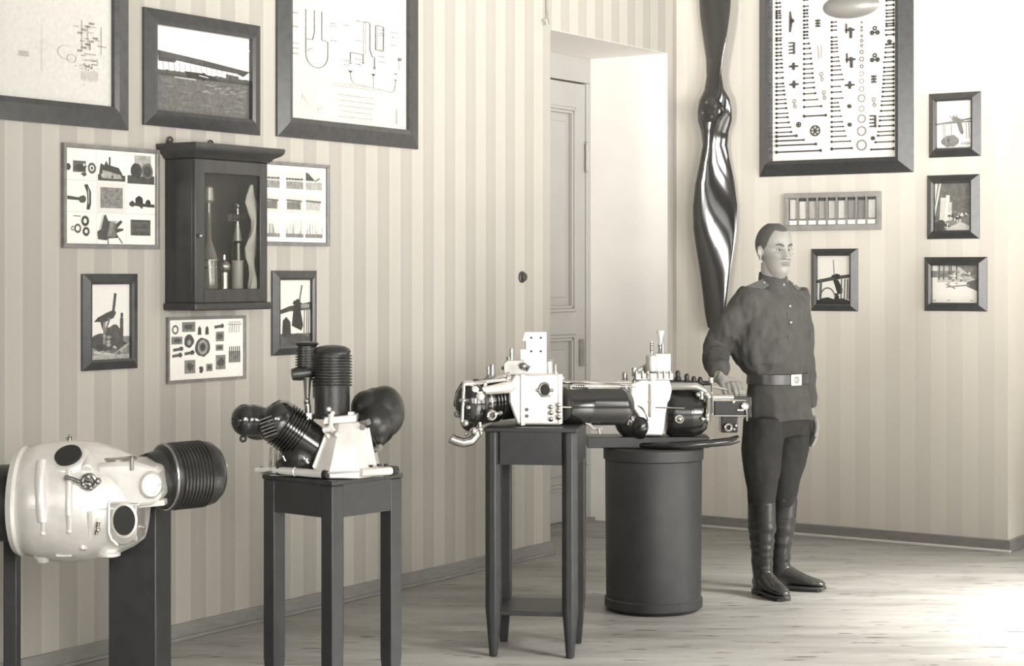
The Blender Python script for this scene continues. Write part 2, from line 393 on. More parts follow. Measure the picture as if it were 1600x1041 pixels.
# ============================================================ FLAT PRINTS
class Print:
    """flat shapes of printed tone; x, y in 0..1 from the lower left corner"""
    def __init__(s, q, wd, hg): s.q = q; s.w = wd; s.h = hg; s.bm = bmesh.new(); s.c = s.bm.loops.layers.float_color.new('Col'); s.k = 0; s.tf = (1, 0, 1)
    def poly(s, pts, g):
        s.k += 1
        vs = [s.bm.verts.new(s.q((x*s.tf[0]+s.tf[1])*s.w, y*s.tf[2]*s.h, .0004+s.k*.00002)) for x, y in pts]
        f = s.bm.faces.new(vs); g = g*(.35+.65*g/.8)
        for l in f.loops: l[s.c] = ((g*1.0)**.5 if False else g, g*.975, g*.91, 1)
    def rect(s, x0, y0, x1, y1, g): s.poly([(x0, y0), (x1, y0), (x1, y1), (x0, y1)], g)
    def disc(s, x, y, r, g, n=16, e=1, a0=0, a1=360):
        s.poly([(x+r*math.cos(math.radians(a0+(a1-a0)*k/n)), y+r*e*s.w/s.h*math.sin(math.radians(a0+(a1-a0)*k/n))) for k in range(n+(0 if a1-a0 == 360 else 1))], g)
    def line(s, x0, y0, x1, y1, t, g):
        dx, dy = (x1-x0)*s.w, (y1-y0)*s.h; L = math.hypot(dx, dy) or 1; nx, ny = -dy/L*t/2/s.w, dx/L*t/2/s.h
        s.poly([(x0+nx, y0+ny), (x0-nx, y0-ny), (x1-nx, y1-ny), (x1+nx, y1+ny)], g)
    def path(s, pts, t, g):
        for a, b in zip(pts, pts[1:]): s.line(*a, *b, t, g)
    def ring(s, x, y, r, t, g, n=14, a0=0, a1=360, e=1):
        s.path([(x+r*math.cos(math.radians(a0+(a1-a0)*k/n)), y+r*e*s.w/s.h*math.sin(math.radians(a0+(a1-a0)*k/n))) for k in range(n+1)], t, g)
    def blob(s, x, y, rx, ry, g, seed=0, n=16, j=.3):
        R = random.Random(seed)
        s.poly([(x+rx*(1+R.uniform(-j, j))*math.cos(2*math.pi*k/n), y+ry*(1+R.uniform(-j, j))*math.sin(2*math.pi*k/n)) for k in range(n)], g)
    def text(s, x, y, w_, g, seed=0, rows=1, dy=.02, h=.0025):
        R = random.Random(seed)
        for r in range(rows):
            q = x
            while q < x+w_:
                l = R.uniform(.006, .02); s.rect(q, y-r*dy, min(q+l, x+w_), y-r*dy+h/s.h/s.tf[2]*1.5, g*.75); q += l+R.uniform(.004, .01)
    def build(s, name, parent):
        o0 = V(parent['wl']); bmesh.ops.translate(s.bm, verts=s.bm.verts, vec=-o0)
        me = bpy.data.meshes.new(name); s.bm.to_mesh(me); s.bm.free(); me.materials.append(M['print'])
        o = bpy.data.objects.new(name, me); COL.objects.link(o); o['wl'] = tuple(o0); o.parent = parent; return o
def framed(f, a0, a1, z0, z1, fw, dp, m, name, label, cat, draw, group=None, inner=.9, paper=.80, slope=True, glass=False, base_n=.004):
    """a picture hung on a wall: f = WL or WB; frame of four mitred members, sloping outward"""
    root = thing(name, f((a0+a1)/2, z0, 0), label, cat, group)
    A = [(a0, z0), (a1, z0), (a1, z1), (a0, z1)]; B = [(a0+fw, z0+fw), (a1-fw, z0+fw), (a1-fw, z1-fw), (a0+fw, z1-fw)]
    e = fw*.25
    mb = MB()
    prof_out = dp*.45 if slope else dp
    if f is WB: prof_out = .004; dp = .004+fw*.75
    ring = lambda c, n: [f(x, z, n) for x, z in c]
    Bo = [(a0+fw-e, z0+fw-e), (a1-fw+e, z0+fw-e), (a1-fw+e, z1-fw+e), (a0+fw-e, z1-fw+e)]
    mb.loft([ring(A, base_n), ring(A, prof_out), ring(Bo, dp), ring(B, dp*.85), ring(B, base_n)], cap=False, close=True)
    fr = mb.build('frame', m, root, flat=True)
    mb = MB(); mb.hexa([f(*A[0], 0), f(*A[1], 0), f(*A[2], 0), f(*A[3], 0)]+[f(x, z, base_n+.001) for x, z in A]); mb.build('backing', M['frame_thin'], root, flat=True)
    W_, H_ = B[1][0]-B[0][0], B[2][1]-B[1][1]
    bn = base_n+.002
    pr = Print(lambda x, y, n: f(B[0][0]+x, B[0][1]+y, bn+n), W_, H_); pr.rect(-.01, -.01, 1.01, 1.01, paper)
    draw(pr); pr.build('print', root)
    return root
def pxL(x0, x1, yt, yb):
    """pixel box on the long wall, heights read at its left edge"""
    t0, zt = onL(x0, yt); _, zb = onL(x0, yb); t1, _ = onL(x1, yt); return t0, t1, zb, zt
def pxB(x0, x1, yt, yb):
    t0, zt = onB(x0, yt); _, zb = onB(x0, yb); t1, _ = onB(x1, yt); return t0, t1, zb, zt
# --- drawings
def d_diagram_left(p):
    p.tf = (.79, .20, .34)
    R = random.Random(3)
    for k in range(14): p.text(.62+R.uniform(0, .3), R.uniform(.42, .95), .05, .35, k)
    p.ring(.60, .50, .045, .004, .3, e=1.6)
    for k in range(26):
        x, y = .76+R.gauss(0, .035), .42+R.gauss(0, .015); p.rect(x, y, x+.012, y+.01, R.uniform(.1, .35))
    for k in range(13): x = .70+k*.014; p.line(x, .27+R.uniform(-.02, .02), x, .38, .0018, .42)
    for k in range(6): p.rect(.86, .46+k*.012, .868, .466+k*.012, .15)
    p.line(.7, .5, .9, .53, .0015, .4); p.line(.66, .42, .86, .42, .0015, .4); p.line(.63, .45, .66, .55, .0015, .4)
    for k in range(9): p.ring(.74+.03*(k % 4), .50+.07*(k//4), .012, .003, .3, 10); p.text(.66+.04*(k % 5), .60+.04*k, .05, .35, 40+k, 2, .012)
    p.ring(.55, .56, .09, .003, .4, a0=60, a1=300, e=1.4); p.line(.70, .60, .70, .95, .003, .3); p.line(.76, .66, .76, .9, .003, .3); p.line(.9, .58, .9, .9, .003, .3)
    p.ring(.72, .22, .01, .002, .4); p.rect(.78, .62, .79, .72, .4); p.text(.08, .5, .1, .5, 9, 3); p.ring(.3, .6, .06, .002, .5); p.line(.3, .3, .3, .8, .002, .5)
def d_aeroplane(p):
    p.rect(0, 0, 1, .44, .19)
    R = random.Random(5)
    for k in range(70):
        x, y = R.uniform(0, .93), R.uniform(.02, .38); p.blob(x, y, R.uniform(.02, .08), R.uniform(.004, .014), R.choice([.15, .17, .22, .25]), k, 8)
    for k in range(24): p.blob(R.uniform(.5, .95), R.uniform(.27, .38), .03, .006, .33, k+90, 8)
    p.rect(0, .42, 1, .47, .10)
    for k in range(26): p.blob(k/25, .465+R.uniform(0, .01), .035, .018, .13, k+30, 9)
    p.poly([(.03, .71), (.50, .66), (1.0, .59), (.93, .52), (.86, .55), (.72, .56), (.50, .585), (.22, .615), (.2, .585), (.04, .585)], .10)
    p.poly([(.74, .53), (.88, .515), (.88, .45), (.75, .46)], .12); p.poly([(.05, .70), (.5, .655), (.5, .60), (.05, .64)], .13)
    for k in range(15):
        x = .08+k*.056; p.line(x, .60-.003*k, x+.012, .47, .0018, .25)
    p.poly([(.30, .50), (.46, .50), (.62, .47), (.68, .425), (.34, .43)], .05); p.disc(.5, .46, .03, .04); p.line(.2, .415, .42, .412, .004, .6); p.line(.45, .47, .55, .455, .004, .6)
    for k in range(18): p.blob(R.uniform(0, 1), R.uniform(.78, .98), .07, .012, .74, k+60, 9)
def d_tubes(p):
    p.tf = (1, 0, .41)
    g = .20; t = .0075
    p.path([(.13, 1), (.13, .73), (.19, .73)], t, g); p.path([(.20, 1), (.20, .80), (.185, .73)], t, g); p.path([(.26, 1), (.26, .74), (.31, .73)], t, g)
    p.path([(.31, .73), (.31, .60)]+[(.22+.09*math.cos(a), .60-.12*math.sin(a)) for a in [k*math.pi/12 for k in range(13)]]+[(.13, .73)], t, g)
    p.ring(.17, .63, .02, .002, g); p.line(.12, .61, .19, .66, .002, g)
    for q in (.61, .63): p.line(q, .98, q, .67, .0025, g)
    p.path([(.61, .97), (.65, .98), (.67, .97), (.67, .72), (.69, .66), (.72, .655)], t, g)
    p.path([(.72, .96), (.72, .73), (.79, .735), (.79, .96), (.72, .965)], t, g); p.path([(.735, .96), (.735, .76), (.78, .762)], .002, g)
    for q in (.74, .75, .77): p.line(.72, q, .79, q+.004, .002, g)
    p.path([(.50, .67), (.62, .665)], t, g); p.line(.50, .67, .50, .58, t, g); p.line(.61, .67, .61, .60, t, g); p.line(.71, .65, .71, .54, t, g)
    for x, y in ((.50, .57), (.61, .59), (.71, .56), (.90, .53), (.90, .47)): p.rect(x-.012, y-.006, x+.012, y+.006, .25)
    for x in (.50, .70): p.poly([(x-.02, .50), (x+.02, .50), (x, .475)], .12)
    p.path([(.50, .48), (.505, .42), (.53, .385), (.70, .365), (.86, .345), (.89, .365), (.90, .46)], .004, .25); p.line(.70, .48, .70, .365, .0025, g)
    p.rect(.92, .66, .955, .69, .25); p.line(.93, .66, .93, .57, .002, g)
    R = random.Random(2)
    for k in range(26): p.text(R.choice([.44, .54, .75, .86, .02, .33]), R.uniform(.5, .97), .05, .42, k)
    p.line(.08, .375, .28, .365, .002, .6); p.text(.35, .36, .4, .66, 77, 2, .02)
    for k in range(40): x, y = R.choice([(.12, .2), (.16, .14), (.3, .24), (.24, .1)]); p.line(x+R.uniform(-.03, .03), y+R.uniform(-.05, .05), x+R.uniform(-.03, .03), y+R.uniform(-.05, .05), .0015, .62)
    for k in range(8): p.rect(.90, .05+k*.018, .912, .058+k*.018, .3)
    for k in range(5): p.text(.4, .06+k*.05, .3, .70, 100+k)
def d_nine(p):
    for k in (1, 2): p.line(k/3, 0, k/3, 1, .002, .6); p.line(0, k/3, 1, k/3, .002, .6)
    # top row
    p.disc(.03, .80, .028, .08); p.rect(.08, .75, .22, .87, .16); p.blob(.16, .80, .07, .04, .08, 1); p.ring(.285, .80, .036, .010, .12); p.disc(.285, .80, .014, .12); p.blob(.2, .73, .03, .02, .1, 2); p.disc(.2, .83, .012, .6)
    p.rect(.35, .675, .655, .74, .10); p.poly([(.36, .72), (.37, .80), (.38, .86), (.42, .84), (.44, .89), (.47, .84), (.47, .93), (.49, .93), (.49, .84), (.58, .82), (.62, .76), (.63, .72)], .09)
    p.poly([(.40, .70), (.40, .79), (.60, .745), (.62, .70)], .42); p.disc(.40, .73, .016, .5); p.disc(.51, .72, .012, .1)
    p.rect(.68, .66, .99, .75, .12); p.rect(.76, .74, .95, .97, .45); p.blob(.78, .80, .065, .085, .09, 3, 18, .08); p.blob(.91, .80, .065, .09, .12, 4, 18, .06); p.ring(.91, .80, .055, .004, .3)
    # middle row
    p.poly([(.02, .46), (.14, .455), (.16, .43), (.2, .43), (.2, .50), (.16, .50), (.14, .485), (.02, .50)], .10); p.poly([(.20, .62), (.235, .63), (.275, .55), (.275, .42), (.26, .36), (.225, .36), (.235, .45), (.23, .54)], .07); p.poly([(.24, .6), (.255, .55), (.255, .42), (.245, .42)], .5); p.disc(.19, .47, .03, .12)
    p.rect(.345, .335, .655, .655, .68); p.rect(.375, .385, .625, .605, .30)
    for k in range(12): p.blob(.4+random.Random(k).random()*.2, .4+random.Random(k+9).random()*.18, .015, .01, .2, k, 7)
    p.blob(.81, .47, .045, .06, .07, 5, 16, .1); p.blob(.735, .44, .03, .03, .09, 6); p.blob(.915, .45, .032, .045, .07, 7, 14, .12); p.line(.7, .44, .99, .425, .012, .1); p.disc(.84, .41, .014, .1)
    # bottom row
    p.ring(.13, .16, .030, .008, .12); p.ring(.21, .24, .032, .011, .07); p.ring(.22, .13, .028, .010, .07); p.ring(.075, .16, .014, .004, .2, a0=40, a1=320); p.line(.08, .29, .16, .288, .003, .2)
    p.poly([(.35, .05), (.34, .13), (.38, .16), (.40, .28), (.43, .32), (.46, .25), (.55, .22), (.60, .26), (.62, .24), (.56, .17), (.63, .17), (.63, .15), (.55, .12), (.58, .07), (.46, .06), (.44, .04)], .11); p.line(.37, .15, .41, .31, .006, .6)
    for k in range(10): p.line(.44+random.Random(k).random()*.1, .08, .46+random.Random(k+3).random()*.12, .25, .003, .35)
    p.line(.46, .06, .46, 0, .004, .1); p.line(.58, .07, .62, .01, .004, .1)
    p.rect(.715, .10, .94, .27, .16)
    for k in range(9): p.line(.72, .11+k*.018, .93, .112+k*.018, .004, .10+.03*(k % 4))
def d_six(p):
    R = random.Random(11)
    for r, y in enumerate((.70, .38, .06)):
        for c, x in enumerate((.0, .36, .66)):
            p.rect(x+.01, y, x+.28, y+.24, .62 if r < 2 else .66)
            if r == 0 and c < 2:
                p.rect(x+.02, y, x+.28, y+.10, .35); p.line(x+.02, y+.13, x+.28, y+.13, .006, .15)
                for k in range(6): p.blob(x+.03+k*.045, y+.13, .016, .018, .15, k, 7)
            elif r == 0: p.poly([(x+.02, .93), (x+.02, .82), (x+.17, .82), (x+.06, .92)], .12); p.line(x+.17, .82, x+.24, .86, .006, .15); p.rect(x+.02, y, x+.28, y+.1, .45)
            elif r == 1: p.rect(x+.03, y+.05, x+.24, y+.15, .25 if c < 2 else .5); p.line(x+.02, y+.17, x+.26, y+.16, .008, .2)
            else:
                for k in range(18): q = x+.01+R.random()*.27; p.line(q, y, q, y+R.uniform(.02, .2), .003, R.choice([.25, .4]))
                p.rect(x+.01, y, x+.28, y+.05, .3)
def craft(p, tilt=0, g=.08, left=True):
    """man / engine on a wing spar with wheel and struts"""
    p.poly([(0, .50), (.3, .54), (.62, .58), (1, .60+tilt), (1, .55+tilt), (.6, .54), (.3, .50), (0, .46)], g)
    for x, y0 in ((.12, .47), (.3, .5), (.72, .56), (.88, .56)): p.line(x, y0, x+random.Random(int(x*50)).uniform(-.04, .04), .08, .006, g*1.6)
def d_craft_a(p):
    p.rect(0, 0, 1, .30, .30); p.blob(.45, .22, .42, .14, .12, 3); p.blob(.6, .36, .26, .09, .14, 31); p.poly([(.1, .5), (.2, .56), (.42, .62), (.6, .66), (.66, .62), (.6, .55), (.4, .5), (.36, .38), (.5, .3), (.42, .28), (.3, .42), (.26, .5)], .10)
    p.line(.58, .6, .64, .88, .014, .12); p.line(.8, .55, .8, .15, .018, .12); p.blob(.8, .58, .035, .04, .1, 5); p.line(.36, .5, .36, .2, .012, .3); p.line(.5, .55, .34, .3, .01, .25)
    p.disc(.62, .14, .05, .5); p.line(.1, .1, .9, .02, .01, .55); p.line(.65, .08, 1, .2, .008, .45); p.rect(0, 0, 1, .06, .45)
    for k in range(14): p.blob(random.Random(k).uniform(.1, .9), random.Random(k+8).uniform(.05, .32), .06, .025, random.Random(k).choice([.08, .4, .2]), k, 7)
def d_craft_b(p):
    p.rect(0, 0, 1, .18, .16); p.poly([(0, .53), (.35, .60), (1, .66), (1, .54), (.35, .52), (0, .47)], .10); p.blob(.6, .64, .12, .07, .06, 2); p.poly([(.48, .6), (.42, .3), (.72, .22), (.78, .3), (.68, .6)], .06); p.poly([(.12, .14), (.14, .38), (.25, .44), (.38, .36), (.40, .1)], .08)
    p.line(.66, .68, .74, .92, .01, .2)
    for x in (.82, .9, .96): p.line(x, .56, x-.02, .08, .008, .25)
    for k in range(6): p.rect(.72+k*.045, .57, .745+k*.045, .63, .55)
    p.ring(.86, .1, .04, .006, .5); p.blob(.6, .1, .4, .08, .12, 9)
def d_parts(p):
    items = [(.06, .84, 'o'), (.17, .80, 'r', .17, .16), (.40, .80, 's'), (.50, .80, 's'), (.66, .86, 'b'), (.03, .60, 'r', .14, .12), (.26, .64, 'd'), (.11, .50, 'b'), (.10, .40, 'b'), (.26, .43, 'b'), (.62, .62, 'r', .11, .16), (.62, .46, 'r', .1, .1), (.20, .10, 'r', .14, .22), (.42, .16, 'd2'), (.49, .12, 'r', .08, .12), (.62, .14, 'r', .13, .24), (.80, .26, 'h')]
    for i, it in enumerate(items):
        x, y, k = it[:3]
        if k == 'o': p.ring(x+.02, y, .035, .008, .15, e=1)
        elif k == 'r': p.rect(x-.005, y-.008, x+it[3]+.005, y+it[4]+.008, .62); p.rect(x, y, x+it[3], y+it[4], .28); p.blob(x+it[3]/2, y+it[4]/2, it[3]*.35, it[4]*.3, .12, i)
        elif k == 's': p.poly([(x-.025, y-.06), (x-.02, y+.05), (x, y+.09), (x+.02, y+.05), (x+.025, y-.06)], .10)
        elif k == 'b': p.line(x-.06, y, x+.06, y+.02, .012, .15); p.blob(x+.045, y+.02, .03, .04, .12, i)
        elif k == 'd': p.blob(x, y, .065, .11, .13, i, 16, .1); p.disc(x, y-.02, .025, .4)
        elif k == 'd2': p.blob(x, y, .03, .06, .12, i)
        elif k == 'h':
            p.rect(x-.005, y-.02, x+.16, y+.18, .35)
            for q in range(6): p.line(x+.01+q*.027, y+.0, x+.01+q*.027, y+.26, .006, .15)
    p.blob(.44, .53, .10, .16, .14, 50, 18, .08); p.ring(.44, .53, .055, .012, .4); p.disc(.44, .53, .02, .08)
    for q in range(5): p.line(.80+q*.035, .76, .82+q*.03, .9, .004, .4)
    p.text(.80, .93, .16, .4, 3); p.line(.78, .905, .98, .90, .003, .3)
def d_r1(p):
    g = .30
    p.line(0, .52, 1, .62, .010, g); p.line(.25, .53, .95, .56, .008, g); p.poly([(.42, .60), (.45, .70), (.55, .66), (.62, .64), (.78, .58), (.7, .54), (.5, .55)], .3); p.line(.36, .70, .46, .60, .006, g); p.line(.52, .72, .6, .62, .006, g)
    p.poly([(.56, .54), (.64, .34), (.70, .28), (.76, .32), (.70, .54)], .26); p.blob(.38, .16, .26, .13, .30, 4, 16, .1); p.disc(.32, .18, .03, .15)
    for x in (.17, .22, .4, .82, .9): p.line(x, .54, x+.02, .2, .005, .38)
    p.rect(0, 0, 1, .03, .45); p.blob(.8, .1, .15, .04, .55, 7)
def d_r2(p):
    p.rect(0, 0, 1, 1, .22); p.poly([(0, 1), (.17, 1), (0, .3)], .70); p.poly([(.08, 1), (.0, .6), (.0, .5), (.12, 1)], .25)
    p.line(.26, .7, .22, .2, .04, .62); p.line(.36, .75, .32, .05, .02, .7); p.line(.42, .6, .40, .1, .02, .6); p.poly([(.3, .2), (.6, .22), (1, .3), (1, .02), (.5, .0), (.3, .1)], .30)
    for k in range(34):
        R = random.Random(k); x, y = R.uniform(.3, 1), R.uniform(.05, .42); p.blob(x, y, R.uniform(.01, .05), R.uniform(.01, .04), R.choice([.65, .08, .4, .7]), k, 7)
    p.poly([(.3, .02), (.7, .18), (1, .08), (1, 0), (.3, 0)], .62); p.blob(.14, .12, .16, .11, .12, 70)
def d_r3(p):
    p.rect(.1, .55, 1, 1, .60); p.rect(.0, .68, .45, .86, .32); p.poly([(.45, 1), (1, 1), (1, .55), (.8, .75), (.6, .95)], .30)
    for x in (.14, .24, .36, .4, .52): p.line(x, .62, x+.01, 1, .008, .2)
    for k in range(36):
        R = random.Random(k+5); x, y = R.uniform(.3, 1), R.uniform(.45, .85); p.blob(x, y, R.uniform(.02, .06), R.uniform(.01, .04), R.choice([.2, .7, .35, .5]), k, 7)
    p.poly([(.75, .55), (1, .65), (1, .3), (.85, .38), (.72, .45)], .22); p.line(.3, .42, .8, .48, .008, .4); p.line(.3, .5, .5, .38, .006, .3)
    for x in (.05, .35, .85): p.blob(x, .06, .04, .012, .15, int(x*90), 7)
def d_r4(p):
    g = .06
    p.poly([(0, .50), (.45, .57), (.75, .60), (1, .62), (1, .55), (.7, .52), (.45, .49), (0, .43)], .12); p.blob(.57, .57, .13, .06, g, 2); p.poly([(.46, .5), (.5, .42), (.60, .20), (.74, .22), (.75, .32), (.62, .5)], g)
    p.poly([(0, .08), (.15, .12), (.3, .14), (.5, .10), (.75, .12), (1, .06), (1, 0), (0, 0)], g); p.ring(.3, .12, .22, .008, .2, a0=10, a1=170, e=1.3); p.line(.5, .6, .47, .92, .006, .3)
    for x in (.08, .12, .72, .82, .9, .96): p.line(x, .52, x-.02, .1, .007, .15)
    p.blob(.57, .14, .09, .09, g, 8); p.disc(.50, .17, .03, .5)
# --- the pictures on the long wall
framed(WL, *pxL(-60, 197, -330, 181.5), .085, .030, M['frame'], 'framed_drawing', 'big black framed engine drawing at the upper left, beyond the framed aeroplane', 'framed picture', d_diagram_left, paper=.64)
framed(WL, *pxL(221.5, 403, 11, 195), .062, .030, M['frame'], 'framed_photograph', 'black framed photograph of a biplane over a dark field, between two big drawings', 'framed picture', d_aeroplane, paper=.72)
framed(WL, *pxL(430, 650, -280, 213), .085, .030, M['frame'], 'framed_drawing', 'big black framed line drawing of looped tubes, nearest the doorway', 'framed picture', d_tubes, paper=.60)
framed(WL, *pxL(95, 245, 223, 387), .016, .018, M['frame_thin'], 'framed_photo_sheet', 'thin framed sheet of nine engine photographs left of the wall cabinet', 'framed picture', d_nine, paper=.76, slope=False)
framed(WL, *pxL(402, 511, 250, 383), .016, .018, M['frame_thin'], 'framed_photo_sheet', 'thin framed sheet of pale photographs partly behind the wall cabinet', 'framed picture', d_six, paper=.78, slope=False)
framed(WL, *pxL(126, 212, 428, 580), .040, .024, M['frame'], 'framed_photograph', 'black framed upright photograph hanging under the sheet of nine photographs', 'framed picture', d_craft_a, paper=.72)
framed(WL, *pxL(423, 492, 423, 556), .040, .024, M['frame'], 'framed_photograph', 'black framed upright photograph hanging to the right below the wall cabinet', 'framed picture', d_craft_b, paper=.70)
framed(WL, *pxL(259, 381, 496, 600), .012, .014, M['frame_thin'], 'framed_photo_sheet', 'small thin framed sheet of part photographs directly below the wall cabinet', 'framed picture', d_parts, paper=.78, slope=False)
# --- the pictures on the end wall
framed(WB, *pxB(1452, 1533, 147, 247), .046, .040, M['frame'], 'framed_photograph', 'top one of three small framed photographs in a column by the wall end', 'framed picture', d_r1, paper=.80, group=None)
framed(WB, *pxB(1449, 1531, 274.5, 374), .046, .040, M['frame'], 'framed_photograph', 'darkest, middle one of three small framed photographs by the wall end', 'framed picture', d_r2, paper=.76)
framed(WB, *pxB(1445, 1543, 402, 486), .046, .040, M['frame'], 'framed_photograph', 'lowest and widest of three small framed photographs by the wall end', 'framed picture', d_r3, paper=.80)
framed(WB, *pxB(1268, 1341, 389, 486), .040, .040, M['frame'], 'framed_photograph', 'small black framed photograph just right of the soldier\'s head', 'framed picture', d_r4, paper=.76)
# ============================================================ bolt board
a0, a1, z0, z1 = pxB(1187, 1428, -90, 277)
def d_board(p): pass
board = framed(WB, a0, a1, z0, z1, .085, .060, M['frame'], 'bolt_display_board', 'large black framed white board set with rows of bolts and washers', 'display board', d_board, paper=.84)
bc = {}
wl0 = V(board['wl'])
AX = (VV, -U, EZ)
def bolt_mesh(L, both):
    k = (round(L*500), both)
    if k in bc: return bc[k]
    mb = MB(); r = .0032 if L < .12 else .0042; h = .0075 if L < .12 else .010
    mb.lathe((0, 0, 0), EX, [(0, r), (L, r)], 8); mb.lathe((-.002, 0, 0), EX, [(0, h), (.008, h)], 6)
    if both: mb.lathe((L-.008, 0, 0), EX, [(0, h*.9), (.008, h*.9)], 6)
    else: mb.lathe((L-.002, 0, 0), EX, [(0, h*.75), (.004, h*.75)], 6)
    o = mb.build('bolt', M['bolt']); me = o.data
    for v in me.vertices: v.co += V(o['wl'])
    bpy.data.objects.remove(o); bc[k] = me; return me
rotB = Matrix((VV, -U, EZ)).transposed().to_4x4()
def place(me, name, x, y, n=.014, rot=None, flip=False):
    s_, z_ = onB(x, y, n); o = bpy.data.objects.new(name, me); COL.objects.link(o); o.parent = board
    R = rotB @ (rot or Matrix.Identity(4))
    if flip: R = R @ Matrix.Rotation(math.pi, 4, 'Z')
    o.matrix_local = Matrix.Translation(WB(s_, z_, n)-wl0) @ R
    return o
def zx(a): return 1190+a/4.004
def zy(a): return 10+a/4.004
PM = 1/4.004/268*1.03                                # board zoom pixel in metres
def interp(tab, y):
    for (ya, la), (yb, lb) in zip(tab, tab[1:]):
        if y <= yb: return la+(lb-la)*(y-ya)/(yb-ya)
    return tab[-1][1]
cols = [
 (92, [-290, -255, -220, -190, -160, -130, -100, -70, -45, -20, 5, 30, 45, 60, 75, 100, 125, 150, 175, 200, 215, 240, 265, 290, 310, 335, 360, 385, 415, 450, 485, 505, 530, 555, 585, 610, 640, 672, 697, 730, 760, 790, 815, 843, 872, 913], [(-300, 22), (300, 36), (500, 50), (700, 78), (790, 100), (815, 135), (843, 178), (872, 258), (913, 288)], 1),
 (264, [-280, -240, -200, -160, -120, -80, -40, 0, 25, 45, 65, 90, 115, 135, 160, 180, 200, 235, 265, 298, 330, 362, 393, 422, 450, 480, 512, 548, 587, 630, 688], [(-300, 25), (200, 28), (265, 44), (422, 60), (512, 70), (587, 86), (630, 116), (688, 144)], 1),
 (437, [-230, -180, -130, -80, -30, 100, 125, 150, 195, 220, 240, 262, 285, 320, 345, 375, 400, 430, 462, 503, 538, 577, 605, 630, 655, 690, 725, 755, 783, 815, 848, 892], [(-300, 26), (150, 32), (285, 38), (400, 58), (462, 74), (463, 45), (577, 70), (605, 42), (755, 75), (815, 90), (848, 118), (892, 128)], 0),
 (828, [-280, -250, -220, -190, -160, -130, -100, -70, -40, -10, 20, 40, 60, 85, 105, 120, 145, 175, 235, 255, 285, 315, 345, 380, 405, 430, 455, 480, 505, 530, 560, 590, 615, 650, 685, 710, 745, 780, 805, 845, 890], [(-300, 45), (240, 50), (345, 60), (480, 66), (590, 76), (710, 88), (780, 96), (805, 100), (845, 115), (890, 138)], -1)]
for cx_, rows, tab, dirn in cols:
    for i, y in enumerate(rows):
        L = interp(tab, y)*PM
        if zy(y) < -78: continue
        me = bolt_mesh(L, dirn != 0 and (i % 3 != 1))
        place(me, 'bolt', zx(cx_), zy(y), flip=(dirn == -1))
def ring_mesh(R_, r_):
    mb = MB(); mb.torus((0, 0, 0), EY, R_, r_, 20, 6); o = mb.build('washer', M['washer'] if R_ > .012 else M['bolt']); me = o.data
    for v in me.vertices: v.co += V(o['wl'])
    bpy.data.objects.remove(o); return me
for y, r in ((100, 4), (130, 5), (150, 6), (185, 6), (215, 8), (245, 7), (285, 10), (330, 12), (375, 9), (422, 13), (468, 13), (517, 14), (575, 20), (640, 15), (703, 22), (780, 25), (868, 28)):
    place(ring_mesh(r*PM, max(2.2, r*.16)*PM), 'washer', zx(626), zy(y))
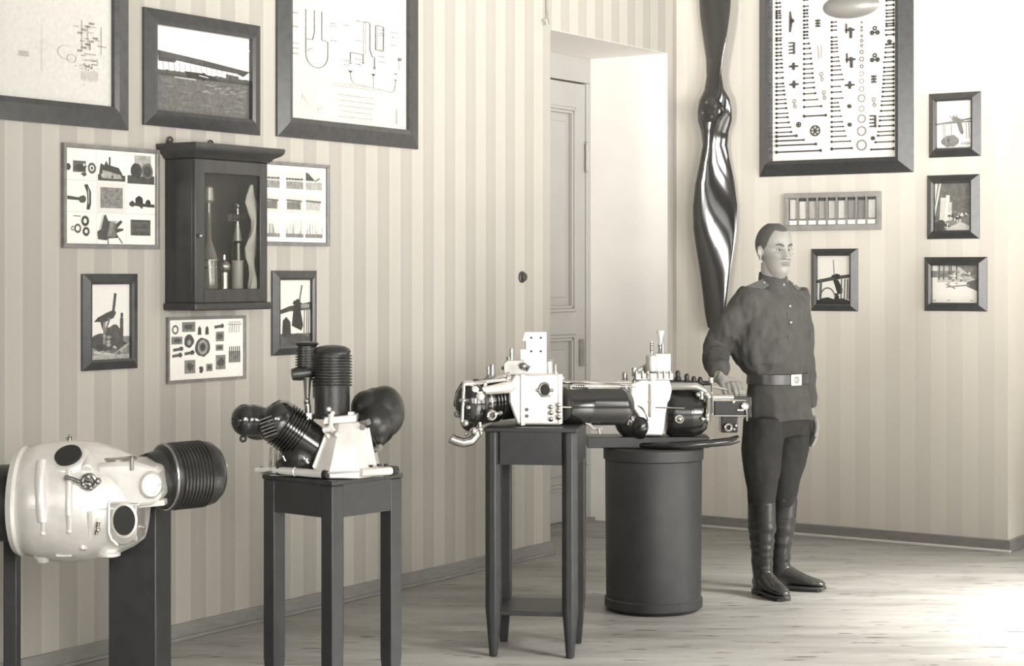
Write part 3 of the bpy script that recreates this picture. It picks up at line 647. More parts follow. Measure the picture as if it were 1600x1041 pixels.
def bracket(x, y, kind):
    mb = MB(); q = PM
    if kind == 'cross': mb.box((0, 0, 0), (58*q, .008, 10*q)); mb.box((0, 0, 0), (14*q, .008, 44*q)); mb.lathe((-0, -.006, 0), EY, [(0, 12*q), (.012, 12*q)], 12)
    elif kind == 'comb':
        mb.box((14*q, 0, 0), (10*q, .008, 70*q))
        for k in (-28, -8, 12, 32): mb.box((-4*q, 0, k*q), (34*q, .006, 8*q))
    elif kind == 'blade': mb.prism([(-6*q, 0, -60*q), (4*q, 0, -60*q), (14*q, 0, 0), (4*q, 0, 62*q), (-4*q, 0, 62*q)], (0, .006, 0)); mb.lathe((12*q, -.004, 6*q), EY, [(0, 13*q), (.01, 13*q)], 12)
    elif kind == 'wheel':
        mb.torus((0, 0, 0), EY, 29*q, 4*q, 24, 6); mb.lathe((0, -.004, 0), EY, [(0, 9*q), (.008, 9*q)], 12)
        for k in range(3): mb.box((0, 0, 0), (56*q, .005, 6*q), (V((math.cos(k*1.05), 0, math.sin(k*1.05))), EY, V((-math.sin(k*1.05), 0, math.cos(k*1.05)))))
    elif kind == 'small_wheel': mb.torus((0, 0, 0), EY, 14*q, 3*q, 18, 6); mb.box((0, 0, 0), (26*q, .006, 5*q)); mb.box((0, 0, 0), (5*q, .006, 26*q))
    elif kind == 'lever': mb.box((-18*q, 0, 12*q), (8*q, .008, 56*q)); mb.box((4*q, 0, 2*q), (58*q, .008, 12*q)); mb.box((10*q, 0, -24*q), (16*q, .008, 44*q)); mb.lathe((8*q, -.005, 4*q), EY, [(0, 13*q), (.011, 13*q)], 12)
    elif kind == 'rods': mb.cyl((-10*q, 0, 40*q), (-3*q, 0, -40*q), 3*q, seg=8); mb.cyl((12*q, 0, 40*q), (12*q, 0, -34*q), 3*q, seg=8)
    elif kind == 'plate':
        for k in (-16, 0, 16): mb.box((0, 0, k*q), (30*q, .006, 11*q))
        mb.box((0, 0.001, 0), (6*q, .006, 44*q))
    elif kind == 'clip': mb.torus((0, 0, 16*q), EY, 10*q, 3*q, 14, 6); mb.torus((4*q, 0, -16*q), EY, 9*q, 3*q, 14, 6); mb.box((0, 0, 0), (5*q, .006, 18*q))
    elif kind == 'trefoil':
        for a in (0, 120, 240): mb.torus((19*q*math.sin(math.radians(a)), 0, 17*q*math.cos(math.radians(a))), EY, 10*q, 4*q, 14, 6)
        mb.box((0, 0, -8*q), (56*q, .006, 8*q))
    elif kind == 'nut': mb.lathe((0, -.004, 0), EY, [(0, 13*q), (.01, 13*q)], 6); mb.box((0, 0, 0), (24*q, .004, 8*q))
    elif kind == 'dome': mb.lathe((0, 0, -6*q), EY, [(0, 175*q), (.012, 160*q), (.026, 110*q), (.034, 40*q)], 40, sy=.42, xa=EX)
    name = {'cross': 'bracket', 'comb': 'bracket', 'blade': 'lever', 'lever': 'lever', 'wheel': 'hand_wheel', 'small_wheel': 'hand_wheel', 'rods': 'pin', 'plate': 'bracket', 'clip': 'clip', 'trefoil': 'bracket', 'nut': 'nut', 'dome': 'domed_disc'}[kind]
    o = mb.build(name, M['washer'] if kind in ('dome', 'rods', 'clip') else M['bolt']); me = o.data
    for v in me.vertices: v.co += V(o['wl'])
    bpy.data.objects.remove(o); place(me, name, zx(x), zy(y), n=.012)
for b in ((180, 98, 'blade'), (190, 262, 'comb'), (200, 375, 'cross'), (203, 488, 'cross'), (205, 610, 'clip'), (232, 740, 'small_wheel'), (335, 778, 'wheel'), (352, 106, 'plate'), (362, 285, 'rods'), (374, 440, 'clip'), (390, 555, 'clip'), (548, 150, 'lever'), (552, 335, 'lever'), (552, 492, 'cross'), (550, 625, 'nut'), (552, 740, 'nut'), (708, 155, 'trefoil'), (708, 325, 'trefoil'), (702, 455, 'plate'), (702, 600, 'clip'), (697, 720, 'comb'), (697, 825, 'nut'), (800, 220, 'nut'), (558, -10, 'dome'), (180, -120, 'cross'), (360, -120, 'wheel'), (560, -220, 'trefoil'), (700, -200, 'lever')): bracket(*b)
# ============================================================ sample case
a0, a1, z0, z1 = pxB(1230, 1378, 303, 361)
case = thing('sample_case', WB((a0+a1)/2, z0, 0), 'shallow grey wall case with nine upright material samples above name cards', 'display case')
mb = MB(); slabB(mb, a0, a1, z0, z1, .002, .012)
fwd = .020
slabB(mb, a0, a1, z1-.028, z1, .012, .035); slabB(mb, a0, a1, z0, z0+.030, .012, .035); slabB(mb, a0, a0+fwd, z0+.03, z1-.028, .012, .035); slabB(mb, a1-fwd, a1, z0+.03, z1-.028, .012, .035)
W9 = (a1-a0-2*fwd)/9
slabB(mb, a0+fwd, a1-fwd, z0+.03, z0+.062, .012, .028)
mb.build('case_body', mat('case_grey_wood', .26, .6, nscale=14, namt=.15), case, bevel=.002)
tones = [.55, .60, .42, .36, .50, .52, .24, .20, .48]
for k in range(10):
    if 0 < k < 9:
        mb = MB(); s_ = a0+fwd+W9*k; slabB(mb, s_-.006, s_+.006, z0+.062, z1-.028, .012, .033); mb.build('divider', M['base'], case)
for k in range(9):
    s_ = a0+fwd+W9*(k+.5)
    mb = MB(); slabB(mb, s_-W9*.36, s_+W9*.36, z0+.066, z1-(.036 if k in (0, 8) else .046), .012, .022); mb.build('sample_strip', mat('sample_%d' % k, tones[k], .6, nscale=20, namt=.2, stretch=(1, 1, .2)), case)
    if k not in (0,):
        mb = MB(); slabB(mb, s_-W9*.28, s_+W9*.28, z1-.044, z1-.030, .012, .030); mb.build('clip', M['bolt'], case)
    mb = MB(); slabB(mb, s_-W9*.36, s_+W9*.36, z0+.033, z0+.055, .028, .030); mb.build('name_card', M['label'], case)
# ============================================================ wall cabinet
tA = onL(257, 300)[0]; CD = .165
tB = onL(418, 300, CD)[0]; zt = onL(302, 247, CD)[1]; zb = onL(302, 474, CD)[1]
cab = thing('wall_cabinet', WL((tA+tB)/2, zb-.03, 0), 'dark wooden glazed wall cabinet with a wide cornice holding glass vessels', 'cabinet')
mb = MB(); slabL(mb, tA, tA+.016, zb, zt, .004, CD-.018); mb.build('side_panel', M['cab'], cab, bevel=.002)
mb = MB(); slabL(mb, tB-.016, tB, zb, zt, .004, CD-.018); mb.build('side_panel', M['cab'], cab, bevel=.002)
mb = MB(); slabL(mb, tA+.016, tB-.016, zb, zt, .004, .012); mb.build('back_panel', M['cab'], cab)
mb = MB(); slabL(mb, tA-.012, tB+.012, zb-.03, zb, .004, CD+.012); mb.build('base_board', M['cab'], cab, bevel=.006)
mb = MB()
def rect4(t0, t1, n1, z): return [WL(t0, z, .004), WL(t1, z, .004), WL(t1, z, n1), WL(t0, z, n1)]
mb.loft([rect4(tA-o_, tB+o_, CD+o_, zt+z_) for z_, o_ in ((0, .0), (.008, .012), (.016, .016), (.030, .040), (.038, .048), (.052, .052), (.060, .05))])
mb.build('cornice', M['cab'], cab)
mb = MB(); s_ = .045; n0, n1 = CD-.018, CD
for q in ((tA, tA+s_+.01, zb, zt), (tB-s_, tB, zb, zt), (tA+s_, tB-s_, zb, zb+.055), (tA+s_, tB-s_, zt-.055, zt)): slabL(mb, *q, n0, n1)
dr = mb.build('door', M['cab'], cab, bevel=.003)
mb = MB(); slabL(mb, tA+s_+.005, tB-s_+.005, zb+.05, zt-.05, CD-.011, CD-.009); mb.build('glass_pane', M['glass'], dr)
mb = MB(); mb.sph(WL(tA+.02, (zb+zt)/2-.02, CD+.01), .009); mb.cyl(WL(tA+.02, (zb+zt)/2-.02, CD), WL(tA+.02, (zb+zt)/2-.02, CD+.01), .004); mb.build('knob', M['steel'], dr)
for tq in (tA+.02, (tA+tB)/2+.04):
    mb = MB(); mb.torus(WL(tq, zt+.078, .012), VV, .012, .004, 16, 6); mb.box(WL(tq, zt+.062, .009), (.03, .006, .03), (U, VV, EZ)); mb.build('hanging_ring', M['cab'], cab)
def incab(x, n): return WL(onL(x, 400, n)[0], zb+.0005, n)
GV = mat('smoked_glass_vessel', .16, .10, .1, coat=.6)
o0 = incab(326, .085); g_ = 'glass vessels inside the wall cabinet'
v1 = thing('glass_flask', o0, 'tall narrow glass flask on the left inside the wall cabinet', 'flask')
mb = MB(); mb.lathe(o0, EZ, [(0, .034), (.01, .036), (.15, .036), (.19, .034), (.225, .022), (.25, .012), (.40, .009)], 24); mb.build('vessel', GV, v1)
mb = MB(); mb.torus(o0+EZ*.14, EZ, .037, .003); mb.torus(o0+EZ*.17, EZ, .037, .003); mb.build('collar', M['nickel'], v1)
mb = MB(); mb.lathe(o0+EZ*.40, EZ, [(0, .014), (.01, .022), (.06, .020), (.07, .01)], 16); mb.build('stopper', M['washer'], v1)
o0 = incab(350, .10)
v2 = thing('brass_fuel_valve', o0, 'bright metal fitting with a ball joint in the middle of the wall cabinet', 'fitting')
mb = MB(); mb.lathe(o0, EZ, [(0, .026), (.03, .026), (.04, .018), (.12, .018)], 20); mb.sph(o0+EZ*.145, .027); mb.build('valve_body', M['steel'], v2)
mb = MB(); mb.lathe(o0+EZ*.02, EZ, [(0, .03), (.012, .03)], 20); mb.lathe(o0+EZ*.172, EZ, [(0, .008), (.02, .008)], 12); mb.build('ring', M['nickel'], v2)
o0 = incab(371, .065)
v3 = thing('glass_lubricator', o0, 'pale glass cylinder with a cone and bulb on top, right inside the wall cabinet', 'lubricator')
mb = MB(); mb.lathe(o0, EZ, [(0, .018), (.02, .02), (.03, .024), (.16, .024), (.17, .026)], 24); mb.build('glass_cylinder', mat('frosted_glass', .42, .3, coat=.3), v3)
mb = MB(); mb.lathe(o0+EZ*.17, EZ, [(0, .024), (.07, .024), (.08, .012)], 24); mb.build('dark_vessel', M['iron_g'], v3); mb = MB(); mb.lathe(o0+EZ*.25, EZ, [(0, .020), (.06, .009), (.07, .009)], 24); mb.build('cone', M['alu_d'], v3)
mb = MB(); mb.cyl(o0+EZ*.345-U*.04, o0+EZ*.345+U*.03, .016); mb.sph(o0+EZ*.395, .014); mb.cyl(o0+EZ*.31, o0+EZ*.39, .008); mb.build('cross_bar', M['steel'], v3)
o0 = incab(394, .125)
mb = MB(); n_ = 14; rings = []
for k in range(n_):
    z_ = .48*k/(n_-1); w_ = .026+.012*math.sin(k*1.3)-.010*k/n_
    rings.append([o0+EZ*z_+U*(w_*math.cos(a)*(1+.25*math.sin(3*a+k)))+VV*(.012*math.sin(a)+.010*math.sin(k*.9)) for a in [2*math.pi*j/18 for j in range(18)]])
mb.loft(rings); tag(mb.build('crumpled_cloth', M['cloth']), 'pale crumpled strip of cloth at the right inside the wall cabinet', 'cloth')
# ============================================================ propeller
sP, zP = onB(1119, 173, .07)
prop = thing('propeller', WB(sP, zP, 0), 'long varnished wooden propeller hanging upright beside the doorway', 'propeller')
R_ = [(0, .105, .045, .5), (.06, .100, .046, .55), (.12, .078, .040, .72), (.20, .070, .032, .85), (.30, .086, .024, .82), (.42, .110, .020, .72), (.55, .125, .017, .62), (.68, .124, .014, .52), (.80, .108, .012, .44), (.92, .090, .010, .38), (1.05, .074, .009, .34), (1.16, .062, .008, .31), (1.24, .046, .007, .30), (1.265, .02, .004, .30)]
mb = MB(); rings = []
def blade_ring(zz, hw, th, tw, sg):
    out = []
    X = (VV*math.cos(tw)+(U)*math.sin(tw)*sg); Yn = (-U*math.cos(tw)+VV*math.sin(tw)*sg)
    for k in range(24):
        a = 2*math.pi*k/24; c = math.cos(a); s2 = math.sin(a)
        out.append(WB(sP, zP+zz, .085)+X*hw*c+Yn*th*s2*(1-.35*c if s2 > 0 else .35))
    return out
prof = []
for zz, hw, th, tw in R_[::-1]: prof.append((-zz, hw, th, (tw-.5)*.9+.25, 1))
for zz, hw, th, tw in R_[1:]: prof.append((zz, hw, th, (tw-.5)*.9+.25, -1))
for zz, hw, th, tw, sg in prof:
    k = min(1, abs(zz)/.12); rings.append(blade_ring(zz, hw*1.02, th*(1 if k > .5 else 1.2), tw*k, sg))
mb.loft(rings); mb.build('blade', M['prop'], prop, angle=80)
mb = MB(); mb.lathe(WB(sP, zP, .006), -U, [(0, .05), (.06, .05), (.06, .07), (.145, .072), (.15, .06)], 28); hb = mb.build('hub', M['prop'], prop)
mb = MB()
for k in range(4): a = k*math.pi/2+.4; mb.lathe(WB(sP+.045*math.cos(a), zP+.045*math.sin(a), .145), -U, [(0, .008), (.012, .008)], 6)
mb.build('hub_bolt', M['steel'], prop)
# ============================================================ STANDS
def leg_mesh(mb, c, w_, z0, z1, ax, taper=.19, foot=.5, ch=0):
    X, Y = ax
    def ring(z, k, off=0):
        h = w_/2*k
        if not ch: return [c+X*a*h+Y*b*h+EZ*z for a, b in ((-1, -1), (1, -1), (1, 1), (-1, 1))]
        q = ch*k; return [c+X*a+Y*b+EZ*z for a, b in ((-h, -h+q), (-h+q, -h), (h-q, -h), (h, -h+q), (h, h), (-h, h))]
    mb.loft([ring(z0, foot), ring(z0+taper, 1), ring(z1, 1)])
def stand(name, corner, dx, dy, side, top, legw, apron, label, ch=0, shelf=None, bev=.004):
    """corner = nearest corner on the floor, dx / dy = unit directions of the two visible sides"""
    c = corner+dx*side/2+dy*side/2
    root = thing(name, V((c.x, c.y, 0)), label, 'stand', 'black painted engine stands')
    for a in (0, 1):
        for b in (0, 1):
            p = corner+dx*(legw/2+a*(side-legw))+dy*(legw/2+b*(side-legw))
            mb = MB(); leg_mesh(mb, p, legw, 0, top-.016, (dx*(1 if a == 0 else -1), dy*(1 if b == 0 else -1)), ch=ch); mb.build('leg', M['stand'], root, bevel=bev)
    for (o, d, e) in ((corner, dx, dy), (corner, dy, dx), (corner+dy*(side-.024), dx, dy), (corner+dx*(side-.024), dy, dx)):
        mb = MB(); mb.box(o+d*side/2+e*.013+EZ*(top-.016-apron/2), (side-2*legw+.002, .022, apron), (d, e, EZ)); mb.build('apron', M['stand'], root)
    mb = MB(); mb.box(c+EZ*(top-.008), (side+.006, side+.006, .016), (dx, dy, EZ)); mb.build('top_board', M['stand'], root, bevel=.003)
    if shelf:
        mb = MB(); mb.box(c+EZ*(shelf-.009), (side-.05, side-.05, .018), (dx, dy, EZ)); mb.build('shelf', M['stand'], root, bevel=.003)
    return root
# stand under the three-cylinder fan engine, seen corner-on
cr2 = V(((519-CX)/F*5.944, 5.944, 0)); a2 = math.radians(50)
stand('engine_stand', cr2, V((math.cos(a2), math.sin(a2), 0)), V((-math.sin(a2), math.cos(a2), 0)), .325, .80, .052, .105, 'black four-legged wooden stand seen corner-on under the fan engine')
# stand under the left twin engine
a3 = math.radians(-7.8); d1 = V((math.cos(a3), math.sin(a3), 0)); d2 = V((-math.sin(a3), math.cos(a3), 0))
cr3 = V(((757-CX)/F*7.09, 7.085, 0))
stand('engine_stand', cr3, d1, d2, .355, .878, .060, .125, 'tall black wooden stand with a low shelf beside the round drum', ch=.018, shelf=.175)
# trestle of the nearest engine
Y1 = 5.45
tr = thing('engine_trestle', V((P(140, 800, Y1).x, Y1, 0)), 'black wooden trestle with one broad post under the nearest engine', 'stand', 'black painted engine stands')
zt1 = .772
xr = P(219, 800, Y1).x
ar = math.radians(-12); X1 = V((math.cos(ar), math.sin(ar), 0)); X2 = V((-math.sin(ar), math.cos(ar), 0))
xr *= 5.67/5.45; mb = MB(); mb.box(V((xr+.0, Y1+.22, zt1/2)), (.154, .12, zt1), (X1, X2, EZ)); mb.build('post', M['stand'], tr, bevel=.004)
xl = P(19, 800, Y1+.22).x
mb = MB(); mb.box(V((xl, Y1+.22, zt1/2)), (.042, .05, zt1), (EX, EY, EZ)); mb.build('post', M['stand'], tr, bevel=.004)
mb = MB(); mb.box(V(((xr+xl)/2, Y1+.22, .06)), (xr-xl+.1, .10, .06)); mb.build('foot_rail', M['stand'], tr, bevel=.004)
mb = MB(); mb.box(V((xl, Y1+.22, .02)), (.05, .5, .04)); mb.build('foot', M['stand'], tr, bevel=.004)
mb = MB(); mb.box(V((xr, Y1+.22, .02)), (.07, .5, .04)); mb.build('foot', M['stand'], tr, bevel=.004)
# drum
YD = 8.12; xd = (1021-CX)/F*YD
drum = thing('drum_pedestal', V((xd, YD, 0)), 'wide dark round drum pedestal under the engine beside the soldier', 'pedestal')
mb = MB(); mb.lathe(V((xd, YD, 0)), EZ, [(0, .195), (.012, .207), (.70, .212), (.712, .205)], 56); mb.build('drum_shell', M['drum'], drum)
mb = MB(); mb.lathe(V((xd, YD, .655)), EZ, [(0, .212), (.005, .219), (.05, .219), (.057, .212)], 56); mb.build('hoop', M['drum'], drum)
mb = MB(); mb.lathe(V((xd, YD, .012)), EZ, [(0, .208), (.005, .214), (.04, .214), (.045, .208)], 56); mb.build('hoop', M['drum'], drum)

def kit(Y0):
    k = Y0/F
    return k, (lambda x, y, d=0: P(x, y, Y0+d))
def nutm(mb, c, d, r, h=None): mb.lathe(c, d, [(0, r), (h or r*.9, r)], 6)
FW = -EY
# ============================================================ ENGINE 1: nearest, bright crankcase
Y0 = 5.42; k, E = kit(Y0)
e1 = thing('opposed_engine', E(140, 790), 'bright aluminium opposed engine at the far left, its black cylinder pointing right', 'aircraft engine', 'display engines')
mb = MB()
mb.lathe(E(36, 783), EX, [(0, 70*k), (10*k, 84*k), (35*k, 92*k), (80*k, 95*k), (115*k, 92*k), (150*k, 82*k), (175*k, 70*k), (188*k, 60*k)], 48)
cc = mb.build('crankcase', M['alu'], e1)
mb = MB(); mb.lathe(E(30, 783), EX, [(0, 70*k), (0, 82*k), (9*k, 86*k), (14*k, 82*k), (14*k, 70*k)], 48); mb.build('flange', M['alu'], cc)
# top casting with opening
mb = MB(); d = V((-.12, -.62, .78)); o = E(108, 716, -.105)
mb.lathe(o-d*.02, d, [(0, 34*k), (.02, 31*k), (.027, 26*k), (.027, 21*k), (.012, 20*k)], 32); mb.build('port_rim', M['alu'], cc)
mb = MB(); mb.lathe(o+d*.0, d, [(0, 20.5*k), (.016, 20.5*k)], 32); mb.build('port_bore', M['hole'], cc)
# ribs of the casting
mb = MB()
mb.tube([E(66, 722, -.13), E(64, 750, -.163), E(65, 790, -.178), E(66, 815, -.172)], [9*k, 9*k, 9*k, 7*k], 12)
mb.tube([E(68, 800, -.176), E(67, 830, -.155)], [5*k, 4.5*k], 10); mb.sph(E(67, 833, -.155), 5*k)
mb.tube([E(108, 735, -.15), E(108, 770, -.178), E(108, 805, -.176)], [5*k, 5*k, 6*k], 10); mb.tube([E(108, 800, -.176), E(108, 828, -.16)], [5.5*k, 4.5*k], 10); mb.sph(E(108, 830, -.16), 5*k)
mb.tube([E(140, 800, -.172), E(140, 838, -.14)], [4*k, 4*k], 10)
mb.tube([E(20, 795, -.174)+EX*.05, E(200, 795, -.150)], .0035, 8)
mb.build('casting_rib', M['alu'], cc)
mb = MB()
mb.sph(E(140, 757, -.19), 6*k); mb.tube([E(103, 746, -.185), E(113, 748, -.19), E(122, 752, -.19), E(140, 756, -.195)], [3*k, 3*k, 3.5*k, 5*k], 10)
mb.torus(E(139, 753, -.195), FW, 10*k, 3.5*k, 24, 8); mb.sph(E(130, 757, -.2), 4.5*k); mb.sph(E(138, 745, -.2), 5*k); mb.sph(E(153, 752, -.195), 5.5*k); mb.sph(E(142, 763, -.2), 4*k)
nutm(mb, E(105, 746, -.185), FW, 4.5*k)
mb.build('oil_cock', M['steel'], cc)
mb = MB(); o = E(109, 692, -.0); mb.cyl(o-EZ*.01, o+EZ*8*k, 3.4*k); mb.cyl(o+EZ*6*k-EX*5*k, o+EZ*10*k+EX*3*k, 1.8*k); mb.sph(o+EZ*11*k, 2.4*k); mb.build('priming_cock', M['steel'], cc)
# squared gear case on the right
mb = MB()
mb.prism([E(150, 724, -.13), E(212, 722, -.13), E(246, 733, -.13), E(252, 776, -.13), E(240, 790, -.13), E(150, 800, -.13)][::-1], EY*.17)
gc = mb.build('gear_case', M['alu'], e1, bevel=.012)
mb = MB(); mb.lathe(E(184, 722, -.04), EZ, [(0, 31*k), (.006, 33*k), (.012, 33*k), (.016, 29*k), (.016, 22*k)], 32, sy=.9)
mb.build('cover_flange', M['steel'], gc)
mb = MB(); mb.lathe(E(236, 757, -.13), V((.25, -.97, 0)), [(0, 21*k), (.02, 20*k), (.03, 17*k), (.032, 8*k)], 28, sx=.85)
for a in range(5): nutm(mb, E(238+12*math.cos(a*1.26), 757+13*math.sin(a*1.26), -.158), FW, 2.6*k)
mb.build('boss', M['alu'], gc)
mb = MB()
for x, y in ((158, 714), (165, 710), (170, 718), (206, 716)): nutm(mb, E(x, y+6, -.06), EZ, 3.6*k, 8*k)
mb.tube([E(148, 722, -.05), E(158, 712, -.06), E(168, 712, -.06)], 3*k, 8); mb.cyl(E(206, 735, -.135), E(206, 716, -.135), 3*k)
mb.build('stud', M['steel'], gc)
mb = MB(); mb.prism([E(148, 704, -.02), E(143, 718, -.02), E(134, 737, -.05), E(146, 742, -.08), E(156, 730, -.05)], EY*.06); mb.tube([E(138, 712, -.09), E(136, 735, -.14)], [7*k, 10*k], 12)
mb.build('neck', M['alu'], gc, bevel=.006)
# ledge and lugs that rest on the trestle
mb = MB(); mb.box(E(232, 787, -.09), (54*k, .05, 9*k), (V((.99, 0, .10)), EY, V((-.1, 0, .99)))); mb.build('support_lug', M['alu'], e1, bevel=.003)
mb = MB(); mb.prism([E(160, 782, -.15), E(218, 788, -.15), E(206, 800, -.15), E(158, 795, -.15)], EY*.05)
for x, y in ((172, 784), (190, 789), (205, 790)): nutm(mb, E(x, y, -.152), FW, 3*k)
mb.build('web', M['alu'], e1, bevel=.003)
mb = MB(); mb.box(V((xl, Y1+.16, .7875)), (.06, .18, .03)); mb.box(V((xr-.01, Y1+.13, .7875)), (.10, .22, .03)); mb.build('rear_lug', M['alu'], e1, bevel=.003)
# magneto port: flat-topped flange with a round bore
mb = MB(); pts = [E(170, 787, -.155), E(214, 787, -.155)]
for a in range(13):
    q = math.pi*a/12; pts.append(E(192+22*math.cos(q), 826+26*math.sin(q), -.155))
mb.prism(pts, EY*.02)
for a in range(3): mb.prism([E(184, 790+a*.01, -.14), E(214, 790, -.14), E(214, 846, -.14), E(184, 846, -.14)], EY*.12) if a == 0 else None
mp_ = mb.build('magneto_port', M['alu_d'], e1, bevel=.003)
mb = MB(); mb.lathe(E(195, 813, -.150), FW, [(0, 20*k), (.008, 20*k), (.012, 17*k), (.004, 16*k)], 32, sy=1.35, xa=EX); mb.build('rim', M['alu'], mp_)
mb = MB(); mb.lathe(E(195, 813, -.152), FW, [(0, 16*k), (.011, 16*k)], 32, sy=1.35, xa=EX); mb.build('bore', M['hole'], mp_)
mb = MB(); mb.tube([E(170, 786, -.165), E(170, 832, -.165), E(174, 843, -.165), E(184, 852, -.163)], .004, 8); mb.build('edge_bead', M['alu'], mp_)
mb = MB(); mb.lathe(E(170, 862, -.06), -EZ, [(-.03, 15*k), (0, 14*k), (.004, 18*k), (.012, 18*k), (.016, 12*k)], 24); mb.lathe(E(67, 868, -.05), -EZ, [(-.02, 16*k), (0, 16*k), (.01, 12*k), (.02, 9*k)], 16); mb.lathe(E(130, 852, -.12), V((0, -.4, -.9)), [(0, 7*k), (.014, 6*k)], 12); mb.box(E(103, 866, -.08), (24*k, .05, 4*k))
mb.build('drain_plug', M['alu'], e1)
mb = MB(); mb.cyl(E(216, 822, -.09), E(227, 824, -.09), 3.4*k); mb.sph(E(153, 828, -.17), 4*k); mb.tube([E(150, 835, -.16), E(154, 815, -.168)], 3*k, 8); mb.build('stud', M['nickel'], e1)
# left cylinder
mb = MB(); mb.lathe(E(48, 786, .0), V((-1, .0, 0)), [(0, 70*k), (4*k, 79*k), (12*k, 80*k), (18*k, 76*k), (22*k, 60*k), (46*k, 60*k), (50*k, 56*k), (100*k, 56*k), (120*k, 48*k), (128*k, 30*k)], 48)
cy = mb.build('cylinder', M['iron'], e1)
mb = MB(); mb.torus(E(25, 786, 0), EX, 60*k, 2.6*k, 48, 8); mb.torus(E(8, 786, 0), EX, 57*k, 2.2*k, 48, 8); mb.build('ring', M['steel'], cy)
# right cylinder, pointing away to the right
d = V((.80, .60, .02)).normalized(); o = E(232, 748, .02)
mb = MB(); prof = [(0, 40*k), (14*k, 43*k), (20*k, 43*k)]
q = 24*k
prof += [(q, 50*k), (q+4*k, 52*k), (q+12*k, 53*k)]
for i in range(9): s = q+14*k+i*6*k; prof += [(s, 51.5*k), (s+1.5*k, 53.6*k), (s+3.5*k, 53.6*k), (s+4.5*k, 51.5*k)]
s = q+70*k; prof += [(s, 52*k), (s+12*k, 50*k), (s+22*k, 42*k), (s+28*k, 28*k), (s+30*k, 8*k)]
mb.lathe(o, d, prof, 48); cy = mb.build('cylinder', M['iron'], e1)
mb = MB(); mb.torus(o+d*(q+3*k), d, 51*k, 2.2*k, 48, 8); mb.build('ring', M['steel'], cy)
mb = MB(); mb.cyl(E(205, 722, .05), E(245, 722, .05), 9*k); mb.torus(E(222, 722, .05), EX, 9*k, 3*k, 20, 8); mb.build('inlet_pipe', M['iron'], e1)
mb = MB(); hb = o+d*(s+24*k)
mb.sph(E(318, 752, .27), (20*k, 20*k, 30*k)); mb.cyl(E(305, 745, .25), E(335, 742, .27), 16*k, 12*k); mb.cyl(E(318, 765, .26), E(330, 758, .27), 9*k)
vc = mb.build('valve_box', M['iron'], e1)
mb = MB()
for x, y in ((323, 728), (331, 722), (340, 724), (352, 727), (340, 742), (344, 750), (332, 738)):
    mb.sph(E(x, y, .24), 4.4*k, 12, 8); mb.cyl(E(x-12, y+3, .255), E(x, y, .24), 2.6*k)
mb.tube([E(353, 728, .25), E(350, 742, .25), E(345, 752, .25), E(333, 760, .25)], 3*k, 8); mb.cyl(E(325, 733, .25), E(354, 731, .25), 3*k); mb.torus(E(343, 752, .25), FW, 5*k, 2*k, 16, 6)
mb.build('valve_gear', M['nickel'], vc)

# ============================================================ ENGINE 2: three-cylinder fan
Y0 = 6.12; k, E = kit(Y0)
e2 = thing('fan_engine', E(520, 742), 'three-cylinder finned fan engine with a bright faceted crankcase on the corner-on stand', 'aircraft engine', 'display engines')
e2z = .803
mb = MB()
# crankcase: ridged front, faces falling left and right
yb = 1.46-0; 
def Q(x, z_, d): # pixel x at zero depth offset, height above the stand top in px
    return V(((x-CX)*k, Y0+d, e2z+z_*k))
A = [Q(497, 0, -.09), Q(522, 0, -.13), Q(566, 0, -.13), Q(592, 0, -.06), Q(592, 0, .12), Q(497, 0, .12)]
Bq = [Q(494, 14, -.09), Q(521, 10, -.13), Q(566, 12, -.13), Q(588, 16, -.06), Q(588, 16, .12), Q(494, 16, .12)]
T = [Q(513, 66, -.065), Q(532, 71, -.085), Q(556, 73, -.085), Q(577, 73, -.05), Q(577, 73, .09), Q(513, 66, .09)]
T2 = [Q(510, 80, -.05), Q(534, 83, -.075), Q(552, 84, -.075), Q(560, 84, -.05), Q(560, 84, .07), Q(510, 80, .07)]
mb.loft([A, Bq, T, T2]); cc = mb.build('crankcase', M['alu'], e2, bevel=.003, angle=20)
mb = MB(); mb.loft([[Q(x, z_, -.088) for x, z_ in ((508, 81), (560, 85), (560, 96), (511, 92))], [Q(x, z_, .06) for x, z_ in ((508, 81), (560, 85), (560, 96), (511, 92))]]); mb.build('deck', M['alu'], cc, bevel=.003)
mb = MB(); mb.tube([Q(494, 15, -.092), Q(513, 67, -.067)], .005, 8); mb.tube([Q(588, 17, -.062), Q(577, 74, -.052)], .005, 8); mb.tube([Q(498, 11, -.1), Q(521, 9, -.134), Q(566, 11, -.134), Q(588, 15, -.066)], .004, 8); mb.build('seam', M['alu'], cc)
# upright cylinder, finned
oc = Q(519, 88, .0)
mb = MB(); r = 27.5*k
prof = [(0, r*1.12), (6*k, r*1.12), (7*k, r), (50*k, r)]
for i in range(11):
    s = (50+i*4.6)*k; prof += [(s, r*1.0), (s+.5*k, 31.5*k), (s+2*k, 31.5*k), (s+2.6*k, r*1.02)]
prof += [(101*k, r*1.02), (104*k, 29.5*k), (108*k, 27*k), (112*k, 20*k), (114*k, 8*k)]
mb.lathe(oc, EZ, prof, 44); cy = mb.build('cylinder', M['iron'], e2)
